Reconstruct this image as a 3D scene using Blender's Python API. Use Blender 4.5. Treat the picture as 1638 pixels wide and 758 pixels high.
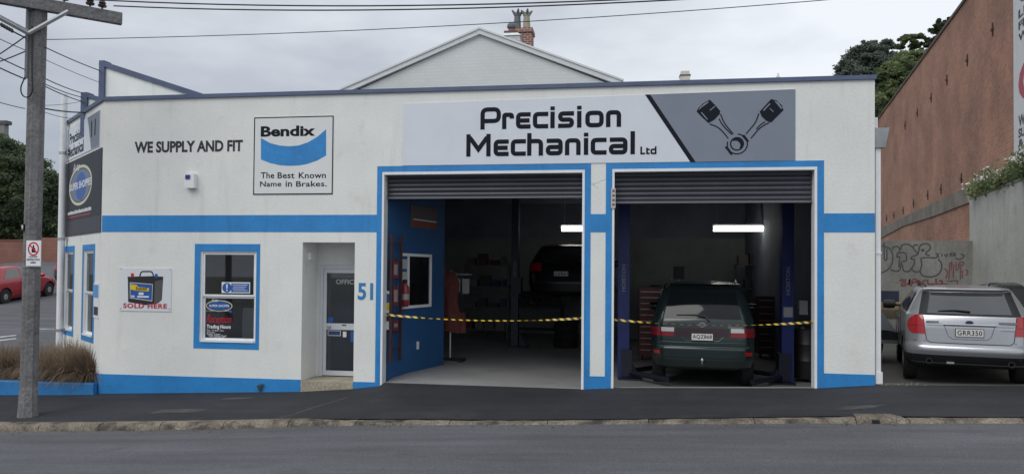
import bpy, math, random
import numpy as np
from mathutils import Matrix, Vector
rad = math.radians
scene = bpy.context.scene
for o in list(bpy.data.objects): bpy.data.objects.remove(o)
COL = scene.collection
random.seed(7)

# ------------------------------------------------------------------ camera
# recovered from the photograph's vanishing points (photo pixels 1638 x 758)
F, CX, CY = 1190.0, 819.0, 411.0
CAM = np.array([0.0, -11.9, 1.9])
def _rot():
    v1 = np.array([-7220 - CX, 367 - CY, F]); hs = (437 - 367) / (1300 + 7220)
    a = v1[0] + hs * v1[1]; b = -CX * v1[0] + (367 + hs * 7220 - CY) * v1[1] + F * F
    x2 = -b / a; v2 = np.array([x2 - CX, 367 + hs * (x2 + 7220) - CY, F])
    X = -v1 / np.linalg.norm(v1); Y = v2 / np.linalg.norm(v2); Z = np.cross(X, Y)
    if Z[1] > 0: Z = -Z
    return np.stack([X, Y, Z], 1)
RW = _rot()
cd = bpy.data.cameras.new('camera'); cam = bpy.data.objects.new('camera', cd); COL.objects.link(cam)
cd.sensor_fit = 'HORIZONTAL'; cd.sensor_width = 36; cd.lens = F / 1638 * 36
cd.shift_y = (CY - 379) / 1638; cd.clip_start = 0.1; cd.clip_end = 2000
r_, u_, b_ = RW[0], -RW[1], -RW[2]
cam.matrix_world = Matrix(((r_[0], u_[0], b_[0], CAM[0]), (r_[1], u_[1], b_[1], CAM[1]), (r_[2], u_[2], b_[2], CAM[2]), (0, 0, 0, 1)))
scene.camera = cam
scene.render.resolution_x, scene.render.resolution_y = 1024, 473
scene.render.engine = 'CYCLES'

# ------------------------------------------------------------------ sky and sun (overcast)
SUN_EL, SUN_AZ = rad(46), rad(215)          # azimuth clockwise from +Y: behind the camera, a little left
world = bpy.data.worlds.new('World'); scene.world = world; world.use_nodes = True
wn = world.node_tree.nodes; wl = world.node_tree.links; wn.clear()
def WN(t, **k):
    n = wn.new(t)
    for a, v in k.items(): setattr(n, a, v)
    return n
wo = WN('ShaderNodeOutputWorld'); bg = WN('ShaderNodeBackground'); bg.inputs['Strength'].default_value = 0.1
sky = WN('ShaderNodeTexSky'); sky.sky_type = 'NISHITA'; sky.sun_disc = False
sky.sun_elevation = SUN_EL; sky.sun_rotation = SUN_AZ; sky.dust_density = 3.0
tc = WN('ShaderNodeTexCoord'); mp = WN('ShaderNodeMapping'); mp.inputs['Scale'].default_value = (1.0, 1.0, 3.0)
wl.new(tc.outputs['Generated'], mp.inputs['Vector'])
nz = WN('ShaderNodeTexNoise'); nz.inputs['Scale'].default_value = 2.6; nz.inputs['Detail'].default_value = 6; nz.inputs['Roughness'].default_value = 0.52
wl.new(mp.outputs['Vector'], nz.inputs['Vector'])
# the cloud is thinner and brighter toward the right
dt = WN('ShaderNodeVectorMath', operation='DOT_PRODUCT'); dt.inputs[1].default_value = (0.94, 0.14, 0.31)
wl.new(tc.outputs['Generated'], dt.inputs[0])
mr = WN('ShaderNodeMapRange'); mr.inputs[1].default_value = -0.75; mr.inputs[2].default_value = 0.85; mr.inputs[3].default_value = 0.0; mr.inputs[4].default_value = 1.12
wl.new(dt.outputs['Value'], mr.inputs[0])
nm = WN('ShaderNodeMath', operation='MULTIPLY_ADD'); nm.inputs[1].default_value = 1.3; wl.new(nz.outputs['Fac'], nm.inputs[0])
nm.inputs[2].default_value = -0.52
ad = WN('ShaderNodeMath', operation='ADD'); wl.new(nm.outputs[0], ad.inputs[0]); wl.new(mr.outputs[0], ad.inputs[1])
cr = WN('ShaderNodeValToRGB'); e = cr.color_ramp.elements
e[0].position = 0.05; e[0].color = (3.1, 3.65, 4.4, 1)
e[1].position = 1.0; e[1].color = (9.6, 10.0, 10.5, 1)
m_ = cr.color_ramp.elements.new(0.5); m_.color = (5.55, 5.95, 6.65, 1)
wl.new(ad.outputs[0], cr.inputs[0])
mx = WN('ShaderNodeMix', data_type='RGBA'); mx.inputs[0].default_value = 0.9
wl.new(sky.outputs[0], mx.inputs[6]); wl.new(cr.outputs[0], mx.inputs[7])
wl.new(mx.outputs[2], bg.inputs['Color']); wl.new(bg.outputs[0], wo.inputs['Surface'])
sl = bpy.data.lights.new('sun', 'SUN'); sl.energy = 1.5; sl.angle = rad(40); sl.color = (1.0, 0.975, 0.94)
so = bpy.data.objects.new('sun', sl); COL.objects.link(so); so.location = (20, -30, 40)
sd = Vector((math.sin(SUN_AZ) * math.cos(SUN_EL), math.cos(SUN_AZ) * math.cos(SUN_EL), math.sin(SUN_EL)))
so.rotation_euler = (-sd).to_track_quat('-Z', 'Y').to_euler()
vs = scene.view_settings; vs.view_transform = 'Standard'; vs.look = 'None'; vs.exposure = 0.0; vs.gamma = 1.0; vs.use_curve_mapping = False

# ------------------------------------------------------------------ pixel helpers: a pixel gives a direction, a real plane gives the distance
def ray(px, py): return RW.T @ np.array([px - CX, py - CY, F])
def on_plane(px, py, p, n):
    d = ray(px, py); n = np.array(n, float); t = np.dot(np.array(p, float) - CAM, n) / np.dot(d, n); return CAM + t * d
def on_y(px, py, y): return on_plane(px, py, (0, y, 0), (0, 1, 0))
def on_z(px, py, z): return on_plane(px, py, (0, 0, z), (0, 0, 1))
class Frame:
    """an upright plane: a runs along u, z is height, d is the distance out from the surface"""
    def __init__(s, o, u, n): s.o = np.array(o, float); s.u = np.array(u, float); s.n = np.array(n, float)
    def pt(s, a, z, d=0.0): return s.o + s.u * a + np.array([0, 0, z]) + s.n * d
    def px(s, x, y, d=0.0):
        q = on_plane(x, y, s.o + s.n * d, s.n); return float(np.dot(q - s.o, s.u)), float(q[2] - s.o[2])
FAC = Frame((0, 0, 0), (1, 0, 0), (0, -1, 0))
CA = rad(40); CORNER = (-9.075, 0.0, 0.0)
CHA = Frame(CORNER, (math.cos(CA), -math.sin(CA), 0), (-math.sin(CA), -math.cos(CA), 0))   # a < 0 runs away from the corner

# ------------------------------------------------------------------ materials
MATS = {}
def mat(name, col, rough=0.6, metal=0.0, spec=0.5, noise=None, bump=None, streak=0.0, coat=0.0, emit=None, ior=None, dirt=None, fine=None, lane=None):
    if name in MATS: return MATS[name]
    m = bpy.data.materials.new(name); m.use_nodes = True; nt = m.node_tree; N = nt.nodes; L = nt.links
    b = N['Principled BSDF']; b.inputs['Base Color'].default_value = (*col, 1); b.inputs['Roughness'].default_value = rough
    b.inputs['Metallic'].default_value = metal; b.inputs['Specular IOR Level'].default_value = spec
    if ior: b.inputs['IOR'].default_value = ior
    if coat: b.inputs['Coat Weight'].default_value = coat; b.inputs['Coat Roughness'].default_value = 0.06
    if emit: b.inputs['Emission Color'].default_value = (*emit[:3], 1); b.inputs['Emission Strength'].default_value = emit[3]
    t = N.new('ShaderNodeTexCoord'); geo = N.new('ShaderNodeNewGeometry')
    src = None
    def rgbmix(fac, a, bcol, mode='MIX'):
        x = N.new('ShaderNodeMix'); x.data_type = 'RGBA'; x.blend_type = mode
        L.new(fac, x.inputs[0]) if not isinstance(fac, float) else setattr(x.inputs[0], 'default_value', fac)
        for i, q in ((6, a), (7, bcol)):
            if isinstance(q, tuple): x.inputs[i].default_value = (*q[:3], 1)
            else: L.new(q, x.inputs[i])
        return x.outputs[2]
    def noise_fac(scale, lo, hi, vec=None, detail=5, rough_=0.6):
        n = N.new('ShaderNodeTexNoise'); n.inputs['Scale'].default_value = scale; n.inputs['Detail'].default_value = detail; n.inputs['Roughness'].default_value = rough_
        L.new(vec if vec else geo.outputs['Position'], n.inputs['Vector'])
        r = N.new('ShaderNodeMapRange'); r.inputs[1].default_value = lo; r.inputs[2].default_value = hi; L.new(n.outputs['Fac'], r.inputs[0]); return r.outputs[0]
    cur = tuple(col)
    if noise:
        sc, am = noise[:2]
        a = tuple(max(0, c * (1 - am)) for c in col); c2 = tuple(c * (1 + am) for c in col)
        cur = rgbmix(noise_fac(sc, 0.3, 0.7), a, c2)
    if fine:
        sc, am = fine
        cur = rgbmix(noise_fac(sc, 0.3, 0.7, detail=2), rgbmix(1.0, cur, (1 - am,) * 3, 'MULTIPLY'), rgbmix(1.0, cur, (1 + am,) * 3, 'MULTIPLY'))
    if streak:
        mpn = N.new('ShaderNodeMapping'); mpn.inputs['Scale'].default_value = (2.2, 2.2, 0.22); L.new(geo.outputs['Position'], mpn.inputs['Vector'])
        cur = rgbmix(noise_fac(2.0, 0.56, 0.82, mpn.outputs['Vector']), cur, rgbmix(1.0, cur, (1 - streak, 1 - streak * 1.03, 1 - streak * 1.15), 'MULTIPLY'))
    if lane:
        mpl = N.new('ShaderNodeMapping'); mpl.inputs['Scale'].default_value = (0.13, 1.5, 1.0); L.new(geo.outputs['Position'], mpl.inputs['Vector'])
        lf_ = noise_fac(1.6, 0.32, 0.68, mpl.outputs['Vector'], 8, 0.68)
        cur = rgbmix(lf_, rgbmix(1.0, cur, (1 - lane,) * 3, 'MULTIPLY'), rgbmix(1.0, cur, (1 + lane,) * 3, 'MULTIPLY'))
    if dirt:
        sc, lo, hi, dc = dirt
        cur = rgbmix(noise_fac(sc, lo, hi, detail=8), cur, dc)
    if not isinstance(cur, tuple): L.new(cur, b.inputs['Base Color'])
    if bump:
        n = N.new('ShaderNodeTexNoise'); n.inputs['Scale'].default_value = bump[0]; n.inputs['Detail'].default_value = 4
        if name == 'painted_roughcast':   # trowelled, wider than tall
            mb_ = N.new('ShaderNodeMapping'); mb_.inputs['Scale'].default_value = (0.45, 0.45, 1.5); L.new(geo.outputs['Position'], mb_.inputs['Vector']); L.new(mb_.outputs['Vector'], n.inputs['Vector'])
        else: L.new(geo.outputs['Position'], n.inputs['Vector'])
        bp = N.new('ShaderNodeBump'); bp.inputs['Strength'].default_value = bump[1]; bp.inputs['Distance'].default_value = bump[2] if len(bump) > 2 else 0.01
        L.new(n.outputs['Fac'], bp.inputs['Height']); L.new(bp.outputs['Normal'], b.inputs['Normal'])
    MATS[name] = m; return m
def brick_mat(name, c1, c2, mortar, bw, bh, msize=0.012, axis='xz', rough=0.85, blotch=0.25, bump=0.4):
    m = bpy.data.materials.new(name); m.use_nodes = True; N = m.node_tree.nodes; L = m.node_tree.links; b = N['Principled BSDF']; b.inputs['Roughness'].default_value = rough
    geo = N.new('ShaderNodeNewGeometry'); sp = N.new('ShaderNodeSeparateXYZ'); cb = N.new('ShaderNodeCombineXYZ'); L.new(geo.outputs['Position'], sp.inputs[0])
    L.new(sp.outputs[0 if axis[0] == 'x' else 1], cb.inputs[0]); L.new(sp.outputs[2], cb.inputs[1])
    t = N.new('ShaderNodeTexBrick'); t.inputs['Scale'].default_value = 1; t.inputs['Brick Width'].default_value = bw; t.inputs['Row Height'].default_value = bh; t.inputs['Mortar Size'].default_value = msize
    t.inputs['Color1'].default_value = (*c1, 1); t.inputs['Color2'].default_value = (*c2, 1); t.inputs['Mortar'].default_value = (*mortar, 1); L.new(cb.outputs[0], t.inputs['Vector'])
    n = N.new('ShaderNodeTexNoise'); n.inputs['Scale'].default_value = 0.45; n.inputs['Detail'].default_value = 8; n.inputs['Roughness'].default_value = 0.65; L.new(geo.outputs['Position'], n.inputs['Vector'])
    r = N.new('ShaderNodeMapRange'); r.inputs[1].default_value = 0.3; r.inputs[2].default_value = 0.7; r.inputs[3].default_value = 1 - blotch; r.inputs[4].default_value = 1 + blotch; L.new(n.outputs['Fac'], r.inputs[0])
    x = N.new('ShaderNodeMix'); x.data_type = 'RGBA'; x.blend_type = 'MULTIPLY'; x.inputs[0].default_value = 1; L.new(t.outputs['Color'], x.inputs[6]); L.new(r.outputs[0], x.inputs[7]); L.new(x.outputs[2], b.inputs['Base Color'])
    bp = N.new('ShaderNodeBump'); bp.invert = True; bp.inputs['Strength'].default_value = bump; bp.inputs['Distance'].default_value = 0.01; L.new(t.outputs['Fac'], bp.inputs['Height']); L.new(bp.outputs['Normal'], b.inputs['Normal'])
    MATS[name] = m; return m
def glass_mat(name, tint=(0.5, 0.55, 0.58), refl=0.06):
    m = bpy.data.materials.new(name); m.use_nodes = True; N = m.node_tree.nodes; L = m.node_tree.links; N.remove(N['Principled BSDF'])
    tr = N.new('ShaderNodeBsdfTransparent'); tr.inputs[0].default_value = (*tint, 1); gl = N.new('ShaderNodeBsdfGlossy'); gl.inputs['Roughness'].default_value = 0.02
    fr = N.new('ShaderNodeFresnel'); fr.inputs[0].default_value = 1.8; ms = N.new('ShaderNodeMixShader'); L.new(fr.outputs[0], ms.inputs[0]); L.new(tr.outputs[0], ms.inputs[1]); L.new(gl.outputs[0], ms.inputs[2])
    L.new(ms.outputs[0], N['Material Output'].inputs[0]); MATS[name] = m; return m

white = mat('painted_roughcast', (0.745, 0.76, 0.73), 0.75, noise=(1.1, 0.05), fine=(26, 0.035), bump=(34, 0.35, 0.008), streak=0.16, dirt=(2.4, 0.6, 0.9, (0.56, 0.56, 0.515)))
blue = mat('blue_paint', (0.022, 0.225, 0.56), 0.5, noise=(1.6, 0.14), fine=(20, .06), bump=(40, 0.4, 0.008), streak=0.25, dirt=(5, .66, .9, (.05, .2, .42)))
navytrim = mat('slate_fascia', (0.085, 0.115, 0.2), 0.45, noise=(3, 0.12), streak=0.2)
whitetrim = mat('white_trim', (0.78, 0.8, 0.82), 0.45, noise=(4, 0.05), streak=0.12)
ink = mat('black_lettering', (0.01, 0.012, 0.02), 0.6, spec=0.15)
asphalt = mat('road_asphalt', (0.098, 0.101, 0.112), 0.85, noise=(0.35, 0.14), fine=(45, 0.3), bump=(90, 0.8, 0.008), lane=0.27, dirt=(1.4, 0.58, 0.8, (0.07, 0.073, 0.08)))
path_mat = mat('footpath_asphalt', (0.021, 0.022, 0.027), 0.85, noise=(0.9, 0.25), fine=(45, 0.35), bump=(90, 0.8, 0.008), lane=0.32, dirt=(1.3, 0.56, 0.82, (0.05, 0.049, 0.05)))
concrete = mat('weathered_concrete', (0.27, 0.26, 0.235), 0.9, noise=(1.1, 0.25), fine=(30, 0.2), bump=(25, 0.6, 0.015), streak=0.35, dirt=(2.5, 0.55, 0.8, (0.13, 0.125, 0.11)))
kerbmat = mat('kerb_concrete', (0.2, 0.172, 0.135), 0.9, noise=(2.2, 0.3), fine=(40, 0.4), bump=(35, 0.9, 0.02), dirt=(4, 0.45, 0.65, (0.045, 0.04, 0.033)))
rubber = mat('tyre_rubber', (0.012, 0.012, 0.013), 0.8, bump=(40, 0.3, 0.004))
black = mat('black_plastic', (0.012, 0.013, 0.015), 0.5)
steel = mat('bare_steel', (0.45, 0.46, 0.47), 0.4, 0.85, noise=(8, 0.2))
chrome = mat('chrome', (0.7, 0.7, 0.72), 0.15, 1.0)
timber = mat('weathered_timber', (0.165, 0.162, 0.165), 0.9, noise=(3, 0.25), fine=(25, 0.2), bump=(18, 0.8, 0.02), streak=0.3)
carglass = mat('tinted_car_glass', (0.008, 0.01, 0.012), 0.04, spec=0.9, ior=1.75)
vanglass = mat('dim_car_glass', (.008, .01, .012), .06, spec=.4, ior=1.45)
paneglass = glass_mat('window_glass', (0.75, 0.78, 0.8))
platew = mat('plate_white', (0.62, 0.62, 0.6), 0.4)
redlens = mat('red_lens', (0.36, 0.012, 0.018), 0.12, coat=0.6)
# ------------------------------------------------------------------ mesh building
class MB:
    def __init__(s): s.v = []; s.f = []; s.smooth = False
    def add(s, verts, faces):
        k = len(s.v); s.v += [tuple(map(float, p)) for p in verts]; s.f += [tuple(i + k for i in f) for f in faces]; return s
    def hexa(s, p): return s.add(p, [(0, 3, 2, 1), (4, 5, 6, 7), (0, 1, 5, 4), (1, 2, 6, 5), (2, 3, 7, 6), (3, 0, 4, 7)])
    def box(s, x0, x1, y0, y1, z0, z1): return s.hexa([(x0, y0, z0), (x1, y0, z0), (x1, y1, z0), (x0, y1, z0), (x0, y0, z1), (x1, y0, z1), (x1, y1, z1), (x0, y1, z1)])
    def slab(s, fr, a0, a1, z0, z1, d0, d1):
        return s.hexa([fr.pt(a0, z0, d1), fr.pt(a1, z0, d1), fr.pt(a1, z0, d0), fr.pt(a0, z0, d0), fr.pt(a0, z1, d1), fr.pt(a1, z1, d1), fr.pt(a1, z1, d0), fr.pt(a0, z1, d0)])
    def poly(s, fr, pts, d0, d1):
        n = len(pts); A = sum(pts[i][0] * pts[(i + 1) % n][1] - pts[(i + 1) % n][0] * pts[i][1] for i in range(n))
        if A < 0: pts = pts[::-1]
        v = [fr.pt(a, z, d1) for a, z in pts] + [fr.pt(a, z, d0) for a, z in pts]
        return s.add(v, [tuple(range(n)), tuple(range(2 * n - 1, n - 1, -1))] + [(i, n + i, n + (i + 1) % n, (i + 1) % n) for i in range(n)])
    def ribbon(s, fr, pts, w, d0, d1, closed=False):
        P = [np.array(p, float) for p in pts]; n = len(P); Lp = []; Rp = []
        for i in range(n):
            t1 = P[i] - P[i - 1] if (i > 0 or closed) else P[1] - P[0]
            t2 = P[(i + 1) % n] - P[i] if (i < n - 1 or closed) else P[-1] - P[-2]
            t1 = t1 / (np.linalg.norm(t1) + 1e-9); t2 = t2 / (np.linalg.norm(t2) + 1e-9)
            n1 = np.array([-t1[1], t1[0]]); n2 = np.array([-t2[1], t2[0]]); m = n1 + n2; m /= (np.linalg.norm(m) + 1e-9)
            ww = w[i] if isinstance(w, (list, tuple)) else w
            k = ww / 2 / max(0.45, np.dot(m, n1)); Lp.append(P[i] + m * k); Rp.append(P[i] - m * k)
        for i in range(n if closed else n - 1):
            j = (i + 1) % n; q = [Rp[i], Rp[j], Lp[j], Lp[i]]
            s.add([fr.pt(a, z, d1) for a, z in q] + [fr.pt(a, z, d0) for a, z in q], [(0, 1, 2, 3), (1, 0, 4, 5), (3, 2, 6, 7)])
        return s
    def tube(s, pts, r, n=8, cap=True):
        P = [Vector(tuple(map(float, p))) for p in pts]; m = len(P); k = len(s.v)
        up = None
        for i in range(m):
            t = (P[min(i + 1, m - 1)] - P[max(i - 1, 0)]).normalized()
            if up is None: up = Vector((0, 0, 1)) if abs(t.z) < 0.9 else Vector((1, 0, 0))
            a = t.cross(up).normalized(); b = a.cross(t).normalized(); up = b
            rr = r[i] if isinstance(r, (list, tuple)) else r
            for j in range(n):
                c, q = math.cos(2 * math.pi * j / n), math.sin(2 * math.pi * j / n); s.v.append(tuple(P[i] + a * rr * c + b * rr * q))
        for i in range(m - 1):
            for j in range(n): s.f.append((k + i * n + j, k + i * n + (j + 1) % n, k + (i + 1) * n + (j + 1) % n, k + (i + 1) * n + j))
        if cap: s.f.append(tuple(k + j for j in range(n))[::-1]); s.f.append(tuple(k + (m - 1) * n + j for j in range(n)))
        return s
    def lathe(s, prof, c=(0, 0, 0), axis='z', n=20):
        k = len(s.v); m = len(prof)
        for r, h in prof:
            for j in range(n):
                a = 2 * math.pi * j / n; x, y = r * math.cos(a), r * math.sin(a)
                p = (x, y, h) if axis == 'z' else ((h, x, y) if axis == 'x' else (y, h, x)); s.v.append((p[0] + c[0], p[1] + c[1], p[2] + c[2]))
        for i in range(m - 1):
            for j in range(n): s.f.append((k + i * n + j, k + i * n + (j + 1) % n, k + (i + 1) * n + (j + 1) % n, k + (i + 1) * n + j))
        s.f.append(tuple(k + j for j in range(n))[::-1]); s.f.append(tuple(k + (m - 1) * n + j for j in range(n))); return s
    def grid(s, rows):
        k = len(s.v); n = len(rows[0])
        for r in rows: s.v += [tuple(map(float, p)) for p in r]
        for i in range(len(rows) - 1):
            for j in range(n - 1): s.f.append((k + i * n + j, k + i * n + j + 1, k + (i + 1) * n + j + 1, k + (i + 1) * n + j))
        return s
WLOC = {}
def rawmesh(mb, name, off=(0, 0, 0), smooth=None):
    me = bpy.data.meshes.new(name); me.from_pydata([(x - off[0], y - off[1], z - off[2]) for x, y, z in mb.v], [], mb.f); me.update()
    if smooth is not None:
        me.polygons.foreach_set('use_smooth', [True] * len(me.polygons)); me.set_sharp_from_angle(angle=rad(smooth))
    return me
def obj(name, mb, m, parent=None, local=False, smooth=None, origin=None, mesh=None):
    """one mesh object; points are world points unless local"""
    if mesh is None:
        if local: off = np.zeros(3)
        elif origin is not None: off = np.array(origin, float)
        else:
            A = np.array(mb.v); off = (A.min(0) + A.max(0)) / 2; off[2] = A[:, 2].min()
        mesh = rawmesh(mb, name, off, smooth)
    else: off = np.zeros(3)
    mesh.materials.append(m)
    o = bpy.data.objects.new(name, mesh); COL.objects.link(o)
    if parent is not None:
        o.parent = parent
        if not local: o.location = Vector(off - WLOC.get(parent, np.zeros(3)))
    else: o.location = Vector(off)
    WLOC[o] = np.array(off, float) if not local else np.zeros(3)
    return o
def tag(o, label, cat=None, group=None, kind=None):
    if label: o['label'] = label
    if cat: o['category'] = cat
    if group: o['group'] = group
    if kind: o['kind'] = kind
    return o
def thing(name, label, cat, loc=(0, 0, 0), rz=0.0, group=None, kind=None):
    o = bpy.data.objects.new(name, None); COL.objects.link(o); o.location = loc; o.rotation_euler.z = rz; o.empty_display_size = 0.2
    WLOC[o] = np.array(loc, float); return tag(o, label, cat, group, kind)
def copy_tree(o, parent=None):
    c = o.copy(); COL.objects.link(c); c.parent = parent; WLOC[c] = WLOC.get(o, np.zeros(3))
    for ch in list(o.children): copy_tree(ch, c)
    return c
def struct(o): o['kind'] = 'structure'; return o

# lettering: built-in font turned into thin raised geometry, fitted to a box on a plane
def text_mesh(body, bold=0.0, shear=0.0, space=1.0):
    cu = bpy.data.curves.new('t', 'FONT'); cu.body = body; cu.offset = bold; cu.shear = shear; cu.space_character = space; cu.resolution_u = 3; cu.fill_mode = 'FRONT'
    o = bpy.data.objects.new('t', cu); COL.objects.link(o); bpy.context.view_layer.update()
    me = bpy.data.meshes.new_from_object(o.evaluated_get(bpy.context.evaluated_depsgraph_get())); v = [tuple(p.co) for p in me.vertices]; f = [tuple(p.vertices) for p in me.polygons]
    bpy.data.objects.remove(o); bpy.data.curves.remove(cu); bpy.data.meshes.remove(me); return np.array(v), f
def letters(name, body, fr, a0, a1, z0, z1, m, parent, d=0.004, bold=0.0, shear=0.0, space=1.0, rot=0):
    v, f = text_mesh(body, bold, shear, space); x, y = v[:, 0], v[:, 1]
    if rot: x, y = (-y, x) if rot > 0 else (y, -x)
    x = (x - x.min()) / (x.max() - x.min()); y = (y - y.min()) / (y.max() - y.min())
    mb = MB(); mb.add([fr.pt(a0 + p * (a1 - a0), z0 + q * (z1 - z0), d) for p, q in zip(x, y)], f)
    return obj(name, mb, m, parent)
def letters_px(name, body, fr, p_bl, p_tr, m, parent, d=0.004, **k):
    a0, z0 = fr.px(*p_bl, d); a1, z1 = fr.px(*p_tr, d); return letters(name, body, fr, a0, a1, z0, z1, m, parent, d, **k)
def arc(cx, cz, rx, rz, t0, t1, n=12): return [(cx + rx * math.cos(rad(t0 + (t1 - t0) * i / n)), cz + rz * math.sin(rad(t0 + (t1 - t0) * i / n))) for i in range(n + 1)]
def rounded(pts, r, n=4, closed=False):
    out = []; P = [np.array(p, float) for p in pts]; m = len(P)
    for i in range(m):
        if not closed and i in (0, m - 1): out.append(tuple(P[i])); continue
        a, b, c = P[i - 1], P[i], P[(i + 1) % m]; la, lc = np.linalg.norm(a - b), np.linalg.norm(c - b); q = min(r, la * 0.49, lc * 0.49)
        p0 = b + (a - b) / la * q; p1 = b + (c - b) / lc * q
        for j in range(n + 1): t = j / n; out.append(tuple((1 - t) ** 2 * p0 + 2 * t * (1 - t) * b + t * t * p1))
    return out
# a wall sheet with rectangular openings, thickness and reveals
def wall_mesh(fr, a0, a1, z0, z1, holes, th, dfront=0.0):
    A = sorted(set([a0, a1] + [h[i] for h in holes for i in (0, 1)])); Z = sorted(set([z0, z1] + [h[i] for h in holes for i in (2, 3)])); mb = MB()
    def inside(a, z): return any(h[0] < a < h[1] and h[2] < z < h[3] for h in holes)
    solid = lambda i, j: 0 <= i < len(A) - 1 and 0 <= j < len(Z) - 1 and not inside((A[i] + A[i + 1]) / 2, (Z[j] + Z[j + 1]) / 2)
    d0, d1 = dfront - th, dfront
    for i in range(len(A) - 1):
        for j in range(len(Z) - 1):
            if not solid(i, j): continue
            a, b, c, e_ = A[i], A[i + 1], Z[j], Z[j + 1]
            mb.add([fr.pt(a, c, d1), fr.pt(b, c, d1), fr.pt(b, e_, d1), fr.pt(a, e_, d1)], [(0, 1, 2, 3)])
            mb.add([fr.pt(a, c, d0), fr.pt(b, c, d0), fr.pt(b, e_, d0), fr.pt(a, e_, d0)], [(3, 2, 1, 0)])
            for di, dj, q in ((-1, 0, [(a, e_), (a, c)]), (1, 0, [(b, c), (b, e_)]), (0, -1, [(a, c), (b, c)]), (0, 1, [(b, e_), (a, e_)])):
                if not solid(i + di, j + dj):
                    (p, q1), (r, s1) = q; mb.add([fr.pt(p, q1, d1), fr.pt(p, q1, d0), fr.pt(r, s1, d0), fr.pt(r, s1, d1)], [(0, 1, 2, 3)])
    return mb
def I(x, xs, ys): return float(np.interp(x, xs, ys))

# ------------------------------------------------------------------ ground levels (metres, read where walls and kerb meet the ground)
def z_base(x): return I(x, [-40, -12, -9.09, -5.35, -4.43, -3.96, -3.88, -0.63, -0.12, 2.9, 3.77, 8, 40], [-1.0, -.40, -.31, -.158, -.082, -.02, .035, .03, .065, .155, .229, .33, 1.3])
def z_kerb(x): return I(x, [-40, -9.0, -7.44, -4.95, -4.4, -1.43, .05, 2.8, 4.74, 40], [-1.35, -.39, -.33, -.2, -.165, -.07, -.005, .135, .19, 1.2])
def z_gut(x): return I(x, [-40, -9.0, -7.44, -6.08, -4.76, -3.9, -1.43, 2.8, 4.74, 40], [-1.45, -.492, -.422, -.35, -.272, -.212, -.108, .072, .142, 1.12])
YK = -2.1
def z_path(x, y): t = min(1, max(0, y / YK)); return z_base(x) * (1 - t) + z_kerb(x) * t
def z_side(x, y): return z_base(max(x, -12)) + 0.02 + 0.060 * min(10.5, max(0, y - 1.5)) + 0.095 * max(0, y - 12) if x < -9 else z_base(x)
def sheet(name, xs, ys, fz, m):
    mb = MB(); mb.grid([[(x, y, fz(x, y)) for x in xs] for y in ys]); return struct(obj(name, mb, m, smooth=60, origin=(0, 0, 0)))
lin = lambda a, b, n: list(np.linspace(a, b, n))
XS = sorted(set([round(v, 3) for v in lin(-40, 40, 81)] + [-9.09, -5.35, -4.43, -3.96, -3.88, -.63, -.12, 2.9, 3.77, -7.44, -6.08, -4.76, -1.43, .05, 2.8, 4.74]))
sheet('ground', lin(-400, 400, 41), lin(-300, 500, 41), lambda x, y: -1.9, mat('far_ground', (0.09, 0.1, 0.07), 0.95, noise=(0.2, 0.3)))
sheet('road', XS, [-40, -20, -6, -4, -3, -2.2], lambda x, y: z_gut(x) + 0.02 * min(4, -2.25 - y), asphalt)
sheet('footpath', XS, lin(YK, 0.02, 7), z_path, path_mat)
def z_lot(x, y): return z_base(x) - 0.065 * min(1, max(0, y - .05) / .7) - 0.002
carpark = mat('car_park_tarseal', (0.1, 0.097, 0.09), 0.9, noise=(0.7, 0.25), fine=(40, 0.35), bump=(60, 0.8, 0.012), dirt=(2.2, 0.55, 0.8, (0.17, 0.155, 0.125)))
sheet('car_park', lin(3.6, 30, 30), [.02, .2, .4, .6, .8, 1.2, 2, 4, 8, 14, 24], z_lot, carpark)
sheet('side_street', [x for x in XS if x <= -8] , [0.02, 1.5, 4, 8, 16, 30, 60], z_side, asphalt)

# kerb of cast stones: high on the left, lowered across the driveway, a raised inlet block on the right
kerb = struct(thing('kerb', 'long weathered concrete kerb between dark footpath and road', None, (0, YK, -0.1)))
del kerb['label']
def kerb_top(x): return z_kerb(x) + I(x, [-4.9, -4.35, -3.9, 2.75, 2.86, 3.42, 3.44, 3.5], [.004, .004, -.014, -.012, .0, .0, -.014, -.014])
def kerb_stone(x0, x1, rough, lift=0.0, hole=None, tilt=0.0):
    mb = MB(); n = max(3, int((x1 - x0) / 0.16)); rng = random.Random(int(x0 * 1000) % 9973); rows = []
    for i in range(n + 1):
        x = x0 + (x1 - x0) * i / n; zt = kerb_top(x) + lift + tilt * (i / n); zb = z_gut(x) - 0.08; j = lambda s=1: rng.uniform(-rough, rough) * s
        rows.append([(x, YK + 0.02, zt - 0.10), (x, YK + 0.012, zt + j(.4)), (x, YK - 0.05, zt + j(.5)), (x, YK - 0.115 + j(.6), zt - 0.008 + j()), (x, YK - 0.15 + j(.8), zt - 0.035 + j()), (x, YK - 0.165 + j(.4), (zt * 0.55 + zb * 0.45) + j()), (x, YK - 0.175, zb)])
    mb.grid(rows); k = len(rows[0]); a = tuple(range(k)); b = tuple(range(n * k, n * k + k)); mb.f += [a, b[::-1]]
    mb.f = [f[::-1] for f in mb.f]
    return obj('kerb_stone', mb, kerbmat, kerb, smooth=40)
x = -14.0
while x < 9:
    if 2.7 < x < 3.5: x = 3.46
    w = 0.95 if x < -4.4 else 1.3
    e_ = min(x + w, 2.84) if x < 2.8 else x + w
    kerb_stone(x + 0.006, e_ - 0.006, 0.006 if x < -4.5 else 0.012)
    x = e_
    if abs(x - 2.84) < 0.02:
        kerb_stone(2.846, 3.30, 0.004, lift=0.028); kerb_stone(3.312, 3.455, 0.016, lift=0.016, tilt=-0.03); x = 3.46
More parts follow.
